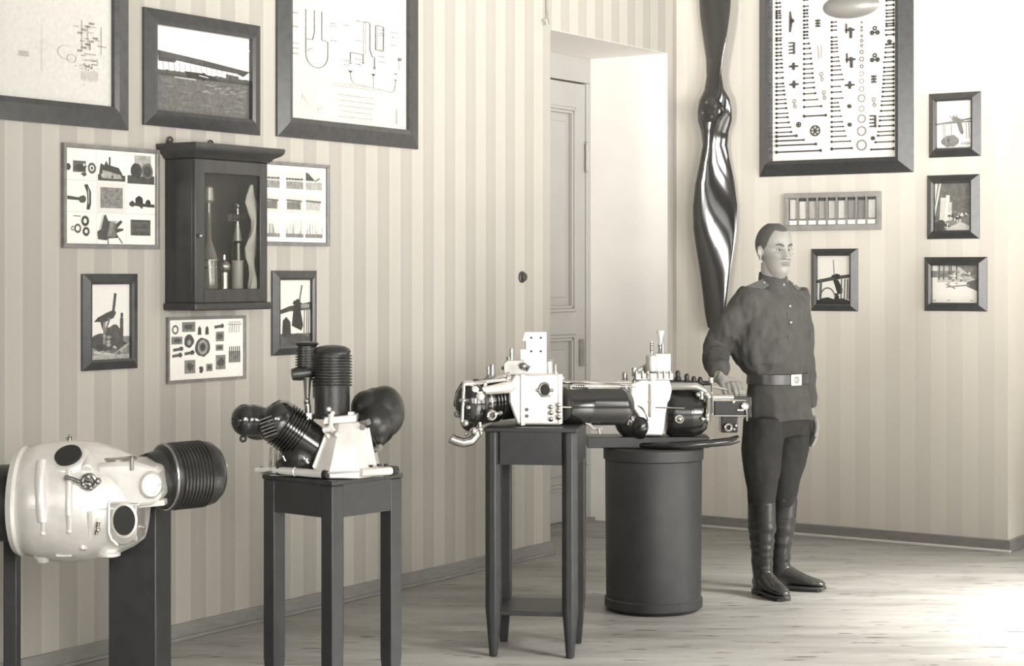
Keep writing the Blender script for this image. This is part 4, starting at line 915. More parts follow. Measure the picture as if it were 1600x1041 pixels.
# valve chamber beside the upright cylinder
mb = MB(); ov = Q(478, 150, .03); r2 = 15*k; prof = [(0, 6*k), (4*k, 17*k), (10*k, 22*k), (14*k, 19*k)]
for i in range(8): s = (15+i*4.2)*k; prof += [(s, r2), (s+.4*k, 18.5*k), (s+1.8*k, 18.5*k), (s+2.4*k, r2)]
prof += [(50*k, r2), (53*k, 19*k), (56*k, 17*k), (57*k, 8*k)]
mb.lathe(ov, EZ, prof, 36)
mb.lathe(Q(474, 158, .0), V((-1, -.3, -.12)), [(-12*k, 9*k), (6*k, 11*k), (18*k, 9*k)], 24)
mb.box(Q(492, 178, .02), (24*k, .05, 40*k)); mb.build('valve_chamber', M['iron'], cy, bevel=0)
mb = MB(); mb.lathe(Q(480, 108, .0), EZ, [(0, 5*k), (8*k, 5*k), (9*k, 4*k), (36*k, 6*k), (44*k, 9*k)], 18); mb.sph(Q(480, 115, -.01), 5*k); mb.cyl(Q(482, 85, -.01), Q(481, 108, .0), 5*k); mb.cyl(Q(489, 150, .02), Q(489, 118, .02), 1.6*k)
mb.build('tappet', M['steel'], cy)
mb = MB(); mb.box(Q(485, 92, -.03), (8*k, .03, 10*k)); mb.box(Q(551, 94, -.05), (9*k, .03, 11*k)); mb.sph(Q(517, 104, -.07), 4*k); mb.sph(Q(523, 98, -.07), 4*k)
mb.tube([Q(521, 96, -.08), Q(521, 78, -.095), Q(526, 70, -.1)], [5*k, 4*k, 5*k], 10); mb.sph(Q(531, 66, -.1), 4.6*k); mb.sph(Q(517, 64, -.1), 4*k); mb.tube([Q(510, 73, -.095), Q(520, 75, -.1)], 5*k, 10)
mb.build('cock', M['alu'], cc)
# left cylinder: axis up to the left
def fanc(o, d, L, r0, heads, finr):
    prof = [(0, r0*1.1), (8*k, r0*1.1), (9*k, r0*.96)]
    s = L*.35
    n = 8
    for i in range(n): q = s+i*5*k; prof += [(q, r0*.97), (q+.8*k, finr), (q+2.6*k, finr), (q+3.4*k, r0*.97)]
    q = s+n*5*k; prof += [(q, finr*.96), (q+8*k, finr*.96), (q+20*k, finr*.8), (q+27*k, finr*.5), (q+29*k, finr*.2)]
    return prof
dl = V((-.80, -.18, .57)).normalized(); ol = Q(500, 38, .0)
mb = MB(); mb.lathe(ol, dl, fanc(ol, dl, 105*k, 33*k, 0, 37*k), 44); cy = mb.build('cylinder', M['iron_g'], e2)
# smooth head casting and valve chest with louvres
mb = MB(); mb.sph(Q(436, 84, -.05), (28*k, 35*k, 34*k), ax=(dl, dl.cross(EY).normalized(), EY)); mb.sph(Q(400, 86, -.05), (34*k, 25*k, 25*k), ax=(V((-.99, 0, .1)), V((.1, 0, .99)), EY)); mb.sph(Q(387, 87, -.06), (22*k, 25*k, 25*k))
mb.sph(Q(404, 74, -.02), (26*k, 20*k, 20*k)); mb.fuse(.004, 4); mb.build('cylinder_head', M['iron_g'], cy)
mb = MB()
for i in range(6): 
    c = Q(424+i*1.8-2, 92-i*5.2, -.118-.004*min(i, 5-i)); mb.box(c, (22*k, .014, 1.9*k), (V((.93, -.10, .34)).normalized(), EY, V((-.34, 0, .93))))
mb.build('louvre', M['steel'], cy)
mb = MB(); mb.tube([Q(372, 85, -.125), Q(375, 78, -.13), Q(382, 82, -.133), Q(380, 92, -.13), Q(372, 91, -.125)], 2*k, 8); mb.torus(Q(384, 58, -.06), FW, 4*k, 2*k, 16, 6); mb.build('fitting', M['iron'], cy)
mb = MB()
for x in (424, 432): mb.cyl(Q(x, 4, -.03), Q(x+1, 44, -.03), 2.4*k)
for x in (424, 432): mb.sph(Q(x, 8, -.03), 3.5*k)
mb.build('push_rod', M['nickel'], cy)
mb = MB(); mb.cyl(Q(410, 6, -.0), Q(432, 6, -.04), 5*k); mb.sph(Q(410, 7, .0), 6*k); mb.build('push_rod_foot', M['steel'], e2)
# dark lower castings between left cylinder and crankcase
mb = MB(); mb.sph(Q(470, 26, -.02), (34*k, 30*k, 30*k)); mb.box(Q(470, 12, -.01), (70*k, .10, 22*k)); mb.fuse(.005, 4); mb.build('gear_housing', M['iron'], e2)
mb = MB(); mb.sph(Q(484, 28, -.10), 3.5*k); mb.cyl(Q(480, 30, -.1), Q(487, 22, -.1), 3*k); mb.cyl(Q(446, 32, -.07), Q(450, 24, -.07), 2*k); mb.build('stud', M['nickel'], e2)
# right cylinder: axis up to the right and away
dr_ = V((.62, .50, .55)).normalized(); orr = Q(548, 48, .02)
mb = MB(); mb.lathe(orr, dr_, fanc(orr, dr_, 50*k, 34*k, 0, 37*k), 44); cy = mb.build('cylinder', M['iron'], e2)
mb = MB(); mb.sph(Q(598, 95, .08), (33*k, 36*k, 42*k)); mb.sph(Q(570, 102, .06), (25*k, 27*k, 28*k)); mb.sph(Q(586, 104, .09), (32*k, 27*k, 30*k)); mb.sph(Q(584, 80, .04), (32*k, 34*k, 32*k)); mb.sph(Q(588, 62, .03), (18*k, 18*k, 22*k)); mb.fuse(.005, 14); mb.build('cylinder_head', M['iron'], cy)
mb = MB(); mb.cyl(Q(566, 80, -.03), Q(578, 84, -.05), 5*k); nutm(mb, Q(569, 76, -.06), FW, 5*k); nutm(mb, Q(590, 42, .0), V((.8, -.6, 0)), 6*k, 6*k); mb.cyl(Q(585, 40, .0), Q(594, 48, .02), 4*k); mb.build('cock', M['steel'], cy)
# lower tubes on the stand
mb = MB(); mb.cyl(Q(430, 9, -.04), Q(512, 6.5, -.13), 6*k, 6.5*k, 20); mb.torus(Q(465, 8, -.078), V((.9, -.35, 0)), 6*k, 1.6*k, 20, 6); mb.cyl(Q(400, 6, .01), Q(432, 9, -.04), 4.5*k)
mb.build('intake_tube', M['alu'], e2)
mb = MB(); mb.cyl(Q(512, 6.5, -.13), Q(518, 6.5, -.137), 7*k, 6*k, 20); mb.build('tube_cap', M['iron'], e2)
mb = MB(); mb.cyl(Q(568, 9, -.13), Q(612, 8, -.05), 6.5*k, 6.5*k, 20); mb.build('intake_tube', M['alu'], e2)
mb = MB(); mb.cyl(Q(612, 8, -.05), Q(620, 8, -.03), 8*k, 7*k, 20); nutm(mb, Q(595, 16, -.07), EZ, 4*k); nutm(mb, Q(605, 15, -.05), EZ, 4*k); nutm(mb, Q(582, 15, -.08), EZ, 4*k); mb.build('tube_cap', M['iron'], e2)
mb = MB(); mb.box(Q(470, 1.2, .0), (90*k, .1, 2.4*k)); mb.box(Q(562, 1.2, .0), (80*k, .16, 2.4*k)); mb.build('bed_plate', M['steel'], e2)

# ============================================================ ENGINE 3 (twin, on the stand)
Y0 = 7.25; k, E = kit(Y0)
e3 = thing('twin_engine', E(845, 666), 'bright water-cooled twin engine with an upright drilled plate on the tall stand', 'aircraft engine', 'display engines')
zs = .879; ys = HY+(H-zs)/k
mb = MB(); mb.prism([E(805, 585, -.10), E(874, 585, -.10), E(877, 600, -.10), E(877, 664.5, -.10), E(808, 664.5, -.10), E(795, 628, -.10), E(795, 600, -.10)], EY*.22)
cc = mb.build('crankcase', M['alu'], e3, bevel=.008)
mb = MB(); mb.box(E(817, 625, -.103), (6*k, .02, 78*k)); mb.box(E(829, 625, -.11), (0.1*k, .001, 70*k)); mb.box(E(846, 634, -.102), (60*k, .006, 1.5*k))
mb.cyl(E(874, 585, -.09), E(874, 662, -.09), 5*k); mb.build('web', M['alu'], cc)
mb = MB(); mb.lathe(E(851, 609, -.095), FW, [(0, 9*k), (.012, 9*k), (.016, 7*k)], 28, sy=1.25, xa=EX); mb.build('breather_bore', M['hole'], cc)
mb = MB(); mb.torus(E(851, 609, -.108), FW, 8.3*k, 1.6*k, 28, 8, sy=1.2); mb.cyl(E(838, 610, -.11), E(843, 610, -.11), 2.5*k); mb.cyl(E(859, 610, -.11), E(865, 610, -.11), 2.5*k); mb.box(E(853, 619, -.106), (14*k, .01, 3*k))
mb.build('breather_rim', M['steel'], cc)
mb = MB()
for y in (636, 645, 655): mb.sph(E(861, y, -.112), 4*k); mb.sph(E(873, y-3, -.112), 4.4*k)
for y in (640, 650): nutm(mb, E(823, y, -.108), FW, 3*k)
mb.build('bolt_row', M['nickel'], cc)
# drilled hub plate and blocks on top
mb = MB(); mb.prism([E(820, 519, .0), E(854, 519, .0), E(854, 586, .0), E(813, 586, .0), E(813, 546, .0), E(822, 546, .0), E(822, 533, .0), E(816, 533, .0)], EY*.012)
pl = mb.build('drilled_plate', M['alu'], e3, bevel=.002)
for x, y in ((830, 528), (845, 528), (830, 549), (845, 549)):
    mb = MB(); mb.lathe(E(x, y, .001), FW, [(-.002, 1.9*k), (.0015, 1.9*k)], 14); mb.build('bolt_hole', M['hole'], pl)
mb = MB(); mb.prism([E(787, 568, -.05), E(793, 563, -.05), E(820, 563, -.05), E(820, 587, -.05), E(787, 587, -.05)], EY*.1); mb.cyl(E(857, 587, .02), E(857, 564, .02), 7*k); mb.cyl(E(857, 564, .02), E(857, 562, .02), 8.5*k)
bk = mb.build('top_block', M['alu_d'], cc, bevel=.003)
mb = MB(); mb.cyl(E(799, 563, -.03), E(799, 545, -.03), 2.8*k); mb.cyl(E(795, 563, -.02), E(795, 558, -.02), 4*k); mb.lathe(E(868, 588, -.06), EZ, [(0, 5*k), (3*k, 4*k), (4*k, 2*k), (18*k, 1.5*k)], 12)
mb.sph(E(818, 572, -.06), 6*k); mb.tube([E(812, 571, -.06), E(820, 570, -.065), E(827, 573, -.065), E(822, 580, -.06)], 2.4*k, 8); mb.sph(E(786, 575, -.02), 3*k)
mb.build('priming_cock', M['steel'], cc)
# left cylinder group: end-on head, barrel towards the crankcase
d = V((-.80, -.60, -.05)).normalized(); o = E(800, 622, .02)
mb = MB(); r = 32*k; prof = [(-10*k, r), (0, r*1.02), (20*k, r*1.02), (21*k, r*.96), (34*k, r*.98)]
for i in range(3): s = (36+i*6)*k; prof += [(s, r*.98), (s+1*k, r*1.08), (s+3*k, r*1.08), (s+4*k, r*.98)]
prof += [(58*k, r), (60*k, r*1.12), (70*k, r*1.12), (74*k, r*1.0), (80*k, r*.9), (82*k, r*.3)]
mb.lathe(o, d, prof, 40); cy = mb.build('cylinder', M['iron_g'], e3)
mb = MB(); hx = o+d*(68*k)
mb.torus(o+d*(64*k), d, r*1.08, 2*k, 36, 8); mb.torus(o+d*(44*k), d, r*1.03, 1.2*k, 36, 8); mb.build('ring', M['steel'], cy)
mb = MB(); mb.sph(E(737, 630, -.18), (26*k, 22*k, 34*k)); mb.prism([E(712, 612, -.13), E(722, 596, -.13), E(738, 600, -.13), E(735, 655, -.13), E(720, 652, -.13), E(708, 633, -.13)], EY*.06); mb.sph(E(733, 656, -.18), (14*k, 14*k, 18*k)); mb.fuse(.0035, 2); mb.build('cylinder_head', M['iron_g'], cy)
mb = MB(); c_ = E(768, 649, -.235); mb.torus(c_, FW, 6*k, 2.4*k, 20, 8); mb.lathe(c_+EY*.01, FW, [(0, 8*k), (.008, 8*k)], 12)
mb.tube([E(768, 649, -.22), E(782, 646, -.15)], 4*k, 8); mb.sph(E(727, 661, -.25), 5.5*k); mb.sph(E(740, 673, -.24), 6*k); mb.sph(E(750, 671, -.235), 5*k); mb.torus(E(714, 647, -.2), FW, 4*k, 1.8*k, 16, 6); mb.sph(E(732, 637, -.255), 3.4*k)
mb.sph(E(728, 678, -.22), 3*k); mb.cyl(E(749, 660, -.235), E(751, 678, -.235), 3*k); mb.build('union_nut', M['nickel'], cy)
# bright water pipes along the top
mb = MB(); mb.tube([E(800, 604, -.08), E(775, 608, -.14), E(752, 611, -.19), E(744, 612, -.2)], [10*k, 8*k, 6*k, 7*k], 14); mb.sph(E(741, 612, -.2), 10*k); mb.cyl(E(748, 613, -.21), E(750, 626, -.215), 6*k); mb.sph(E(750, 620, -.22), 7*k)
mb.build('water_pipe', M['alu'], cy)
mb = MB(); mb.tube([E(796, 592, -.09), E(770, 595, -.15), E(745, 599, -.2), E(724, 600, -.22)], [3.4*k]*4, 10); mb.cyl(E(724, 600, -.225), E(738, 599, -.21), 5*k); mb.cyl(E(725, 600, -.225), E(722, 660, -.25), 2.4*k); mb.sph(E(724, 626, -.235), 4*k); mb.cyl(E(718, 626, -.23), E(732, 626, -.235), 2.6*k); mb.sph(E(757, 600, -.18), 4.5*k); mb.sph(E(793, 591, -.1), 6*k); mb.tube([E(796, 584, -.09), E(778, 590, -.12), E(770, 596, -.15)], 3*k, 8)
mb.build('rocker_rod', M['nickel'], cy)
mb = MB(); mb.cyl(E(763, 592, -.1), E(763, 573, -.1), 2.6*k); mb.cyl(E(769, 592, -.1), E(769, 570, -.1), 3.2*k); mb.lathe(E(764, 594, -.1), EZ, [(0, 7*k), (4*k, 6*k), (9*k, 3*k)], 14); mb.lathe(E(772, 594, -.1), EZ, [(0, 6*k), (4*k, 5*k), (6*k, 3*k)], 14); mb.build('spark_plug', M['steel'], cy)
mb = MB(); mb.tube([E(747, 668, -.22), E(745, 680, -.225), E(737, 689, -.23), E(724, 692, -.235), E(712, 689, -.235), E(704, 685, -.24)], [6.5*k, 7*k, 7.5*k, 7.5*k, 7.5*k, 7.5*k], 18); mb.build('exhaust_pipe', M['steel'], cy)
# right cylinder running back to the second engine
d = V((.79, .60, 0)).normalized()
def rb(x, y, t): return E(x, y, (x-880)*k*.55+t)
a_, b_ = rb(876, 634, .0), rb(972, 634, .02); L = (b_-a_).length; d = (b_-a_).normalized()
mb = MB(); r = 29*k; mb.lathe(a_, d, [(0, r*.8), (4*k, r*1.0), (40*k, r*1.03), (42*k, r*1.06)]+[(42*k+(L-50*k)*i/24, r*(1.06+.015*(i % 2))) for i in range(25)]+[(L, r*1.0), (L+9*k, r*.75)], 44)
cy = mb.build('cylinder', M['iron_g'], e3)
mb = MB()
for i in range(26):
    c_ = a_+d*(26*k+i*4.6*k)+EZ*30.5*k-EY*.02; mb.sph(c_, (1.9*k, 1.9*k, 2*k), 8, 6)
mb.tube([a_+d*16*k+EZ*29*k-EY*.02, a_+d*24*k+EZ*33*k-EY*.02, a_+d*(L-6*k)+EZ*33*k-EY*.02], 2.2*k, 8); mb.build('corrugated_edge', M['nickel'], cy)
mb = MB(); mb.tube([a_-d*5*k-EY*.075, a_+d*L-EY*.075], 1.7*k, 8)
mb.build('side_rod', M['nickel'], cy)
mb = MB(); mb.tube([rb(872, 594, .0), rb(885, 597, .0), rb(985, 597, .0)], 2.4*k, 8); mb.tube([rb(872, 598, .03), rb(985, 601, .03)], 1.8*k, 8); mb.sph(rb(878, 591, -.01), 4*k); mb.build('oil_pipe', M['nickel'], cy)
mb = MB(); mb.tube([rb(915, 660, -.03), rb(922, 664, -.03), rb(926, 669, -.03), rb(940, 670, -.02)], 2.6*k, 8); mb.tube([rb(935, 670, -.04), rb(937, 678, -.04)], 2*k, 8); mb.build('drain_pipe', M['alu_d'], cy)
# ============================================================ ENGINE 4 (twin, on the drum)
Y0 = 8.05; k, E = kit(Y0)
e4 = thing('twin_engine', E(1022, 690), 'twin engine with dark domed cylinders on the drum, under the soldier\'s hand', 'aircraft engine', 'display engines')
mb = MB(); mb.box(V((E(1012, 0).x, Y0+.04, .737)), (190*k, .16, .048)); mb.build('mounting_board', M['stand'], e4, bevel=.003)
mb = MB(); mb.prism([E(1003, 592, -.08), E(1046, 592, -.08), E(1050, 610, -.08), E(1040, 660, -.08), E(1036, 681, -.08), E(1005, 681, -.08), E(1000, 655, -.08), E(985, 632, -.08), E(985, 600, -.08)], EY*.19)
cc = mb.build('crankcase', M['alu'], e4, bevel=.008)
mb = MB(); mb.cyl(E(1018, 600, -.085), E(1018, 652, -.085), 4.6*k); mb.lathe(E(1018, 596, -.085), EZ, [(0, 5*k), (5*k, 8*k), (12*k, 9*k)], 14); mb.torus(E(1018, 628, -.085), EZ, 4.6*k, 1.3*k, 18, 6)
mb.build('tappet_tube', M['alu'], cc)
mb = MB(); mb.box(E(1020, 587, -.01), (58*k, .17, 11*k)); tb = mb.build('top_flange', M['alu_d'], cc, bevel=.003)
mb = MB()
for x in (994, 1004, 1012, 1029, 1038, 1047): mb.cyl(E(x, 592, -.095), E(x, 580, -.095), 2.4*k)
mb.cyl(E(990, 588, -.05), E(990, 575, -.05), 3*k); nutm(mb, E(990, 578, -.05), EZ, 3.6*k)
mb.build('stud', M['steel'], tb)
mb = MB(); mb.lathe(E(1018, 581, -.03), EZ, [(0, 9*k), (25*k, 9*k), (28*k, 6*k)], 24); mb.box(E(1034, 567, .0), (26*k, .08, 30*k)); mb.prism([E(1010, 580, .02), E(1010, 568, .02), E(998, 576, .02), E(994, 582, .02)], EY*.04); vb = mb.build('valve_block', M['alu_d'], cc, bevel=.003)
mb = MB(); mb.cyl(E(1018, 553, -.03), E(1018, 534, -.03), 2.2*k)
for q in range(4): mb.torus(E(1018, 537+q*3.4, -.03), EZ, 2.3*k, .8*k, 12, 5)
mb.lathe(E(1031, 553, -.02), EZ, [(0, 6*k), (2*k, 4*k), (4*k, 2.6*k), (16*k, 2.6*k)], 14); mb.cyl(E(1035, 553, -.0), E(1035, 537, -.0), 2.6*k); mb.torus(E(1031, 540, -.02), EZ, 3*k, 1*k, 12, 5)
mb.build('priming_cock', M['steel'], vb)
mb = MB(); mb.lathe(E(1032, 537, -.01), EZ, [(0, 2*k), (10*k, 3.5*k), (20*k, 6.5*k), (20.5*k, 5*k), (10*k, 2.4*k)], 20); mb.build('funnel', mat('frosted_funnel', .62, .3), vb)
# left end: dark dome, plugs
mb = MB(); mb.sph(E(985, 655, .0), (26*k, 30*k, 30*k)); mb.sph(E(1000, 665, -.02), (18*k, 30*k, 22*k)); mb.fuse(.004, 3); cy = mb.build('cylinder', M['iron_g'], e4)
mb = MB(); mb.tube([E(994+20*math.sin(a), 668-34*math.cos(a), -.085) for a in [q*.14 for q in range(1, 10)]], 1.6*k, 8); mb.build('edge_bead', M['nickel'], cy)
mb = MB(); mb.lathe(E(976, 598, -.04), EZ, [(0, 6*k), (5*k, 5*k), (7*k, 4*k), (12*k, 4.4*k), (17*k, 3*k)], 14); mb.torus(E(996, 598, -.07), FW, 6*k, 2.6*k, 18, 8); mb.cyl(E(960, 598, -.05), E(985, 599, -.05), 4*k); mb.cyl(E(977, 598, -.06), E(977, 607, -.06), 6*k)
mb.tube([E(981, 664, -.09), E(983, 655, -.095), E(987, 660, -.095)], 1.6*k, 8); mb.build('spark_plug', M['steel'], cy)
# right cylinder: domed, then the finned head under the hand
mb = MB(); mb.lathe(E(1040, 645, .0), EX, [(0, 34*k), (10*k, 38*k), (40*k, 38*k), (55*k, 34*k), (64*k, 26*k)], 44); mb.sph(E(1070, 632, .0), (38*k, 28*k, 34*k)); mb.fuse(.004, 3)
cy = mb.build('cylinder', M['iron_g'], e4)
mb = MB(); mb.tube([E(1044, 604, -.05), E(1062, 604, -.07), E(1088, 604, -.075), E(1100, 610, -.075), E(1108, 622, -.075)], [6*k, 6*k, 6*k, 5.5*k, 5*k], 16); mb.build('water_pipe', M['alu_d'], cy)
mb = MB(); mb.tube([E(1025, 637, -.09), E(1070, 638, -.115)], 1.2*k, 8); mb.sph(E(1062, 655, -.12), 4*k); mb.torus(E(1062, 655, -.115), FW, 5.5*k, 1.6*k, 18, 6)
for x, y in ((1091, 617), (1096, 614), (1104, 616), (1105, 649), (1098, 655), (1105, 655)): mb.sph(E(x, y, -.10), 3.8*k)
mb.cyl(E(1096, 612, -.1), E(1096, 624, -.1), 3.6*k); mb.tube([E(1106, 622, -.09), E(1107, 660, -.09)], 3*k, 8)
mb.build('union_nut', M['nickel'], cy)
mb = MB()
for x, y in ((1059, 585), (1073, 590), (1084, 594), (1094, 595)): mb.lathe(E(x, y+9, -.03), EZ, [(0, 6*k), (4*k, 5*k), (6*k, 3.5*k), (11*k, 4*k), (15*k, 2*k)], 12)
mb.cyl(E(1045, 597, -.03), E(1110, 599, -.03), 3.4*k); mb.build('spark_plug', M['iron'], cy)
mb = MB()
yf = -.02
mb.box(E(1142, 634, .01), (58*k, .15, 32*k)); hd = mb.build('cylinder_head', M['iron_g'], e4, bevel=.004)
mb = MB()
mb.cyl(E(1114, 621, -.07), E(1146, 621, -.07), 4.6*k, seg=18)
mb.build('head_tube', M['nickel'], hd)
mb = MB()
for y in (626, 650): mb.tube([E(1114, y, -.075), E(1166, y, -.075)], 1.4*k, 8)
mb.tube([E(1112, 593, -.08), E(1114, 652, -.08)], 1.8*k, 8); mb.tube([E(1166, 634, -.08), E(1167, 658, -.08)], 1.8*k, 8); mb.cyl(E(1111, 598, -.08), E(1111, 590, -.08), 4*k)
mb.tube([E(1114, 605, -.08), E(1136, 609, -.085)], 2*k, 8); mb.cyl(E(1152, 641, -.08), E(1162, 641, -.08), 1.8*k)
mb.build('head_frame', M['nickel'], hd)
mb = MB(); c_ = E(1164, 635, -.085); mb.torus(c_, FW, 4.6*k, 1.8*k, 18, 8); mb.cyl(c_+EY*.01, c_+FW*.004, 4*k); mb.torus(E(1138, 668, -.07), FW, 5*k, 2*k, 20, 8); mb.sph(E(1150, 665, -.07), 2.6*k); mb.sph(E(1147, 671, -.07), 2*k); mb.sph(E(1146, 628, -.085), 3*k)
mb.build('union_nut', M['nickel'], hd)
mb = MB(); mb.box(E(1138, 662, .0), (26*k, .1, 26*k)); mb.build('lower_cover', M['iron_g'], hd, bevel=.004)
mb = MB(); mb.tube([E(1000, 696, -.03), E(1030, 697, -.09), E(1075, 696, -.11), E(1110, 693, -.10), E(1140, 690, -.08), E(1153, 686, -.06)], [4*k, 5*k, 6*k, 6*k, 6.4*k, 6*k], 18); mb.build('exhaust_pipe', M['iron_g'], e4)
# ============================================================ SOLDIER
YM = 8.5; km = YM/F
def S(x, y, d=0): return P(x, y, YM+d)
psi = math.radians(34)                       # body turned towards the right of the picture
bf = V((math.sin(psi), -math.cos(psi), 0)); br = V((-math.cos(psi), -math.sin(psi), 0))   # forward, his right
man = thing('person', V((S(1215, 900).x, YM, 0)), 'young soldier in belted tunic and tall boots resting one hand on an engine', 'person')
# ---- head
hy = math.radians(26); hf = V((math.sin(hy), -math.cos(hy), -.0)); hl = V((math.cos(hy), math.sin(hy), 0)); hu = EZ
hc = S(1211.5, 393, -.035)
def sm(a, b, k_=.012):
    h = max(k_-abs(a-b), 0)/k_; return max(a, b)+h*h*k_/4
def ell(th, h, ch, cf, rf, rl, ru):
    q = 1-((h-ch)/ru)**2
    if q <= 0: return 0
    q = math.sqrt(q); a, b = rf*q, rl*q; c, s = math.cos(th), math.sin(th)
    A_ = c*c/a/a+s*s/b/b; B_ = -2*cf*c/a/a; C_ = cf*cf/a/a-1; D = B_*B_-4*A_*C_
    return (-B_+math.sqrt(D))/(2*A_) if D > 0 else 0
def g2(x, y, cx_, cy_, sx, sy): return math.exp(-((x-cx_)/sx)**2/2-((y-cy_)/sy)**2/2)
def head_r(th, h):
    r = ell(th, h, .034, -.014, .098, .075, .096)
    r = sm(r, ell(th, h, -.041, .020, .069, .054, .092), .02)
    l = r*math.sin(th); c = math.cos(th)
    if c > 0:
        w_ = min(1, c*1.8)
        a = 0
        if h > -.040: wn = .0075+.0065*max(0, (.02-h)/.06); a += (.004+.020*max(0, min(1, (.026-h)/.060)))*math.exp(-(l/wn)**2/2)*(1 if h > -.034 else max(0, (h+.040)/.006))*(1 if h < .018 else max(0, 1-(h-.018)/.016))
        a += .006*g2(abs(l), h, .0125, -.029, .005, .006)
        a -= .0125*g2(abs(l), h, .031, .006, .0135, .009)
        a += .0055*g2(abs(l), h, .027, .027, .018, .006)
        a += .0035*g2(abs(l), h, .046, -.016, .014, .012)
        a += .0050*g2(l, h, 0, -.0505, .017, .0036)+.0055*g2(l, h, 0, -.0625, .015, .0045)-.0035*g2(l, h, 0, -.0562, .020, .0014)
        a -= .0035*g2(l, h, 0, -.074, .016, .005); a += .0055*g2(l, h, 0, -.094, .016, .011)
        a -= .003*g2(abs(l), h, .042, -.05, .012, .018)
        r += a*w_
    return r
def head_pt(th, h, off=0):
    r = head_r(th, h)+off
    return hc+hf*(r*math.cos(th))+hl*(r*math.sin(th))+hu*h
NT = 120
def ths():
    # finer steps on the face
    out = []
    for k_ in range(NT):
        u_ = 2*k_/NT-1; out.append(math.pi*(u_*.55+.45*u_**3))
    return out
TH = ths()
HS = [-.1325+.258*i/118 for i in range(119)]
body = MB()
body.loft([[head_pt(t_, h) for t_ in TH] for h in HS])
# ears
for sg in (-1, 1):
    e = hc+hl*(.074*sg)-hf*.006+hu*(-.004)
    ax = ((hl*sg-hf*.55).normalized()); az = (hu+hf*-.12).normalized(); ay = ax.cross(az).normalized()
    body.sph(e+ax*.004, (.009, .017, .031), 18, 12, (ax, ay, az)); body.torus(e+ax*.013+hu*.004, ax, .0175, .0048, 24, 8, sy=1); body.sph(e+ax*.004-hu*.026, (.007, .009, .011), 12, 8, (ax, ay, az))
# neck, trunk, limbs under the clothes
def elr(c, a, b, n=28, X=None, Y=None, p=2.0):
    X = X or br; Y = Y or bf; out = []
    for i in range(n):
        t_ = 2*math.pi*i/n; cc_, ss = math.cos(t_), math.sin(t_)
        out.append(c+X*a*math.copysign(abs(cc_)**(2/p), cc_)+Y*b*math.copysign(abs(ss)**(2/p), ss))
    return out
NB = S(1204, 455, 0)
body.loft([elr(hc-EZ*.150-hf*.022, .056, .062), elr(hc-EZ*.11-hf*.016, .054, .060), elr(hc-EZ*.05-hf*.02, .052, .058)])
cT = V((S(1205, 500).x, YM+.01, 0))
def at(z, dx=0, df=0): return V((cT.x, cT.y, z))+EX*dx+bf*df
zz = lambda y: H-(y-HY)*km
body.loft([elr(at(zz(668)), .11, .075), elr(at(zz(600)), .115, .08), elr(at(zz(520)), .14, .09), elr(at(zz(465)), .13, .075), elr(at(zz(445)), .055, .05), elr(hc-EZ*.14-hf*.02, .052, .055)])
# arm joints
shR = at(zz(472))+br*.165; elR = S(1112, 552, .0); wrR = S(1129, 592, -.20)
shR = V((S(1163, 472).x, YM-.10, zz(472)))
elR = V((S(1117, 545).x, YM-.03, zz(545)))
YH = 8.20
def Hn(x, y, d=0): return P(x, y, YH+d)
wrR = Hn(1123, 592, .01)
body.tube([at(zz(470))+br*.08, shR, (shR+elR)/2, elR, (elR+wrR)/2, wrR], [.05, .05, .045, .036, .034, .024], 14)
shL = at(zz(468))-br*.16; elL = shL-EZ*.28+EX*.045+bf*-.03; wrL = elL-EZ*.235+EX*.0+bf*.05
body.tube([at(zz(470))-br*.08, shL, (shL+elL)/2, elL, (elL+wrL)/2, wrL], [.05, .05, .045, .036, .034, .024], 14)
# legs inside
hipR = V((S(1190, 668).x, YM-.07, zz(668))); knR = V((S(1186, 775).x, YM-.09, zz(775))); anR = V((S(1190, 900).x, YM-.02, .10))
hipL = V((S(1238, 668).x, YM+.06, zz(668))); knL = V((S(1226, 775).x, YM+.06, zz(775))); anL = V((S(1221, 900).x, YM+.13, .10))
body.tube([at(zz(640))+br*.05, hipR, knR, anR, anR-EZ*.04], [.08, .075, .044, .030, .033], 14); body.tube([at(zz(640))-br*.05, hipL, knL, anL, anL-EZ*.04], [.08, .075, .044, .030, .033], 14)
# right hand: palm over the edge, four fingers draped down in front
PAL = [Hn(1124, 592, .0), Hn(1136, 599, -.02), Hn(1147, 604, -.03)]
body.loft([elr(Hn(1121, 588, .01), .026, .020, 16, V((.35, -.2, .9)).normalized(), EY), elr(Hn(1128, 594, -.002), .027, .019, 16, V((.45, -.2, .85)).normalized(), EY), elr(Hn(1138, 599, -.01), .036, .018, 16, V((.75, .1, .6)).normalized(), EY), elr(Hn(1147, 603, -.016), .040, .016, 16, V((.9, .15, .35)).normalized(), EY), elr(Hn(1151, 607, -.02), .034, .012, 16, V((.95, .15, .25)).normalized(), EY)])
fingers = [[(1137, 601, -.03), (1139, 612, -.052), (1142, 622, -.055), (1145, 628, -.046)],
           [(1144, 599, -.03), (1148, 611, -.058), (1151, 622, -.062), (1153, 630, -.050)],
           [(1151, 599, -.026), (1155, 611, -.056), (1158, 621, -.060), (1159, 629, -.048)],
           [(1157, 601, -.02), (1161, 611, -.048), (1163, 619, -.052), (1164, 625, -.042)]]
fr_ = [(.0105, .0098, .0088, .0074), (.0108, .0100, .0090, .0076), (.0104, .0096, .0086, .0072), (.0094, .0086, .0076, .0064)]
nails = []
for pts, rr in zip(fingers, fr_):
    q = [Hn(x, y, d) for x, y, d in pts]; body.tube([q[0]*.6+Hn(1140, 600, -.01)*.4]+q, [rr[0]]+list(rr), 12); body.sph(q[-1], rr[-1]*1.0, 12, 8); body.sph(q[1], rr[1]*1.12, 12, 8); nails.append((q[-1], rr[-1]))
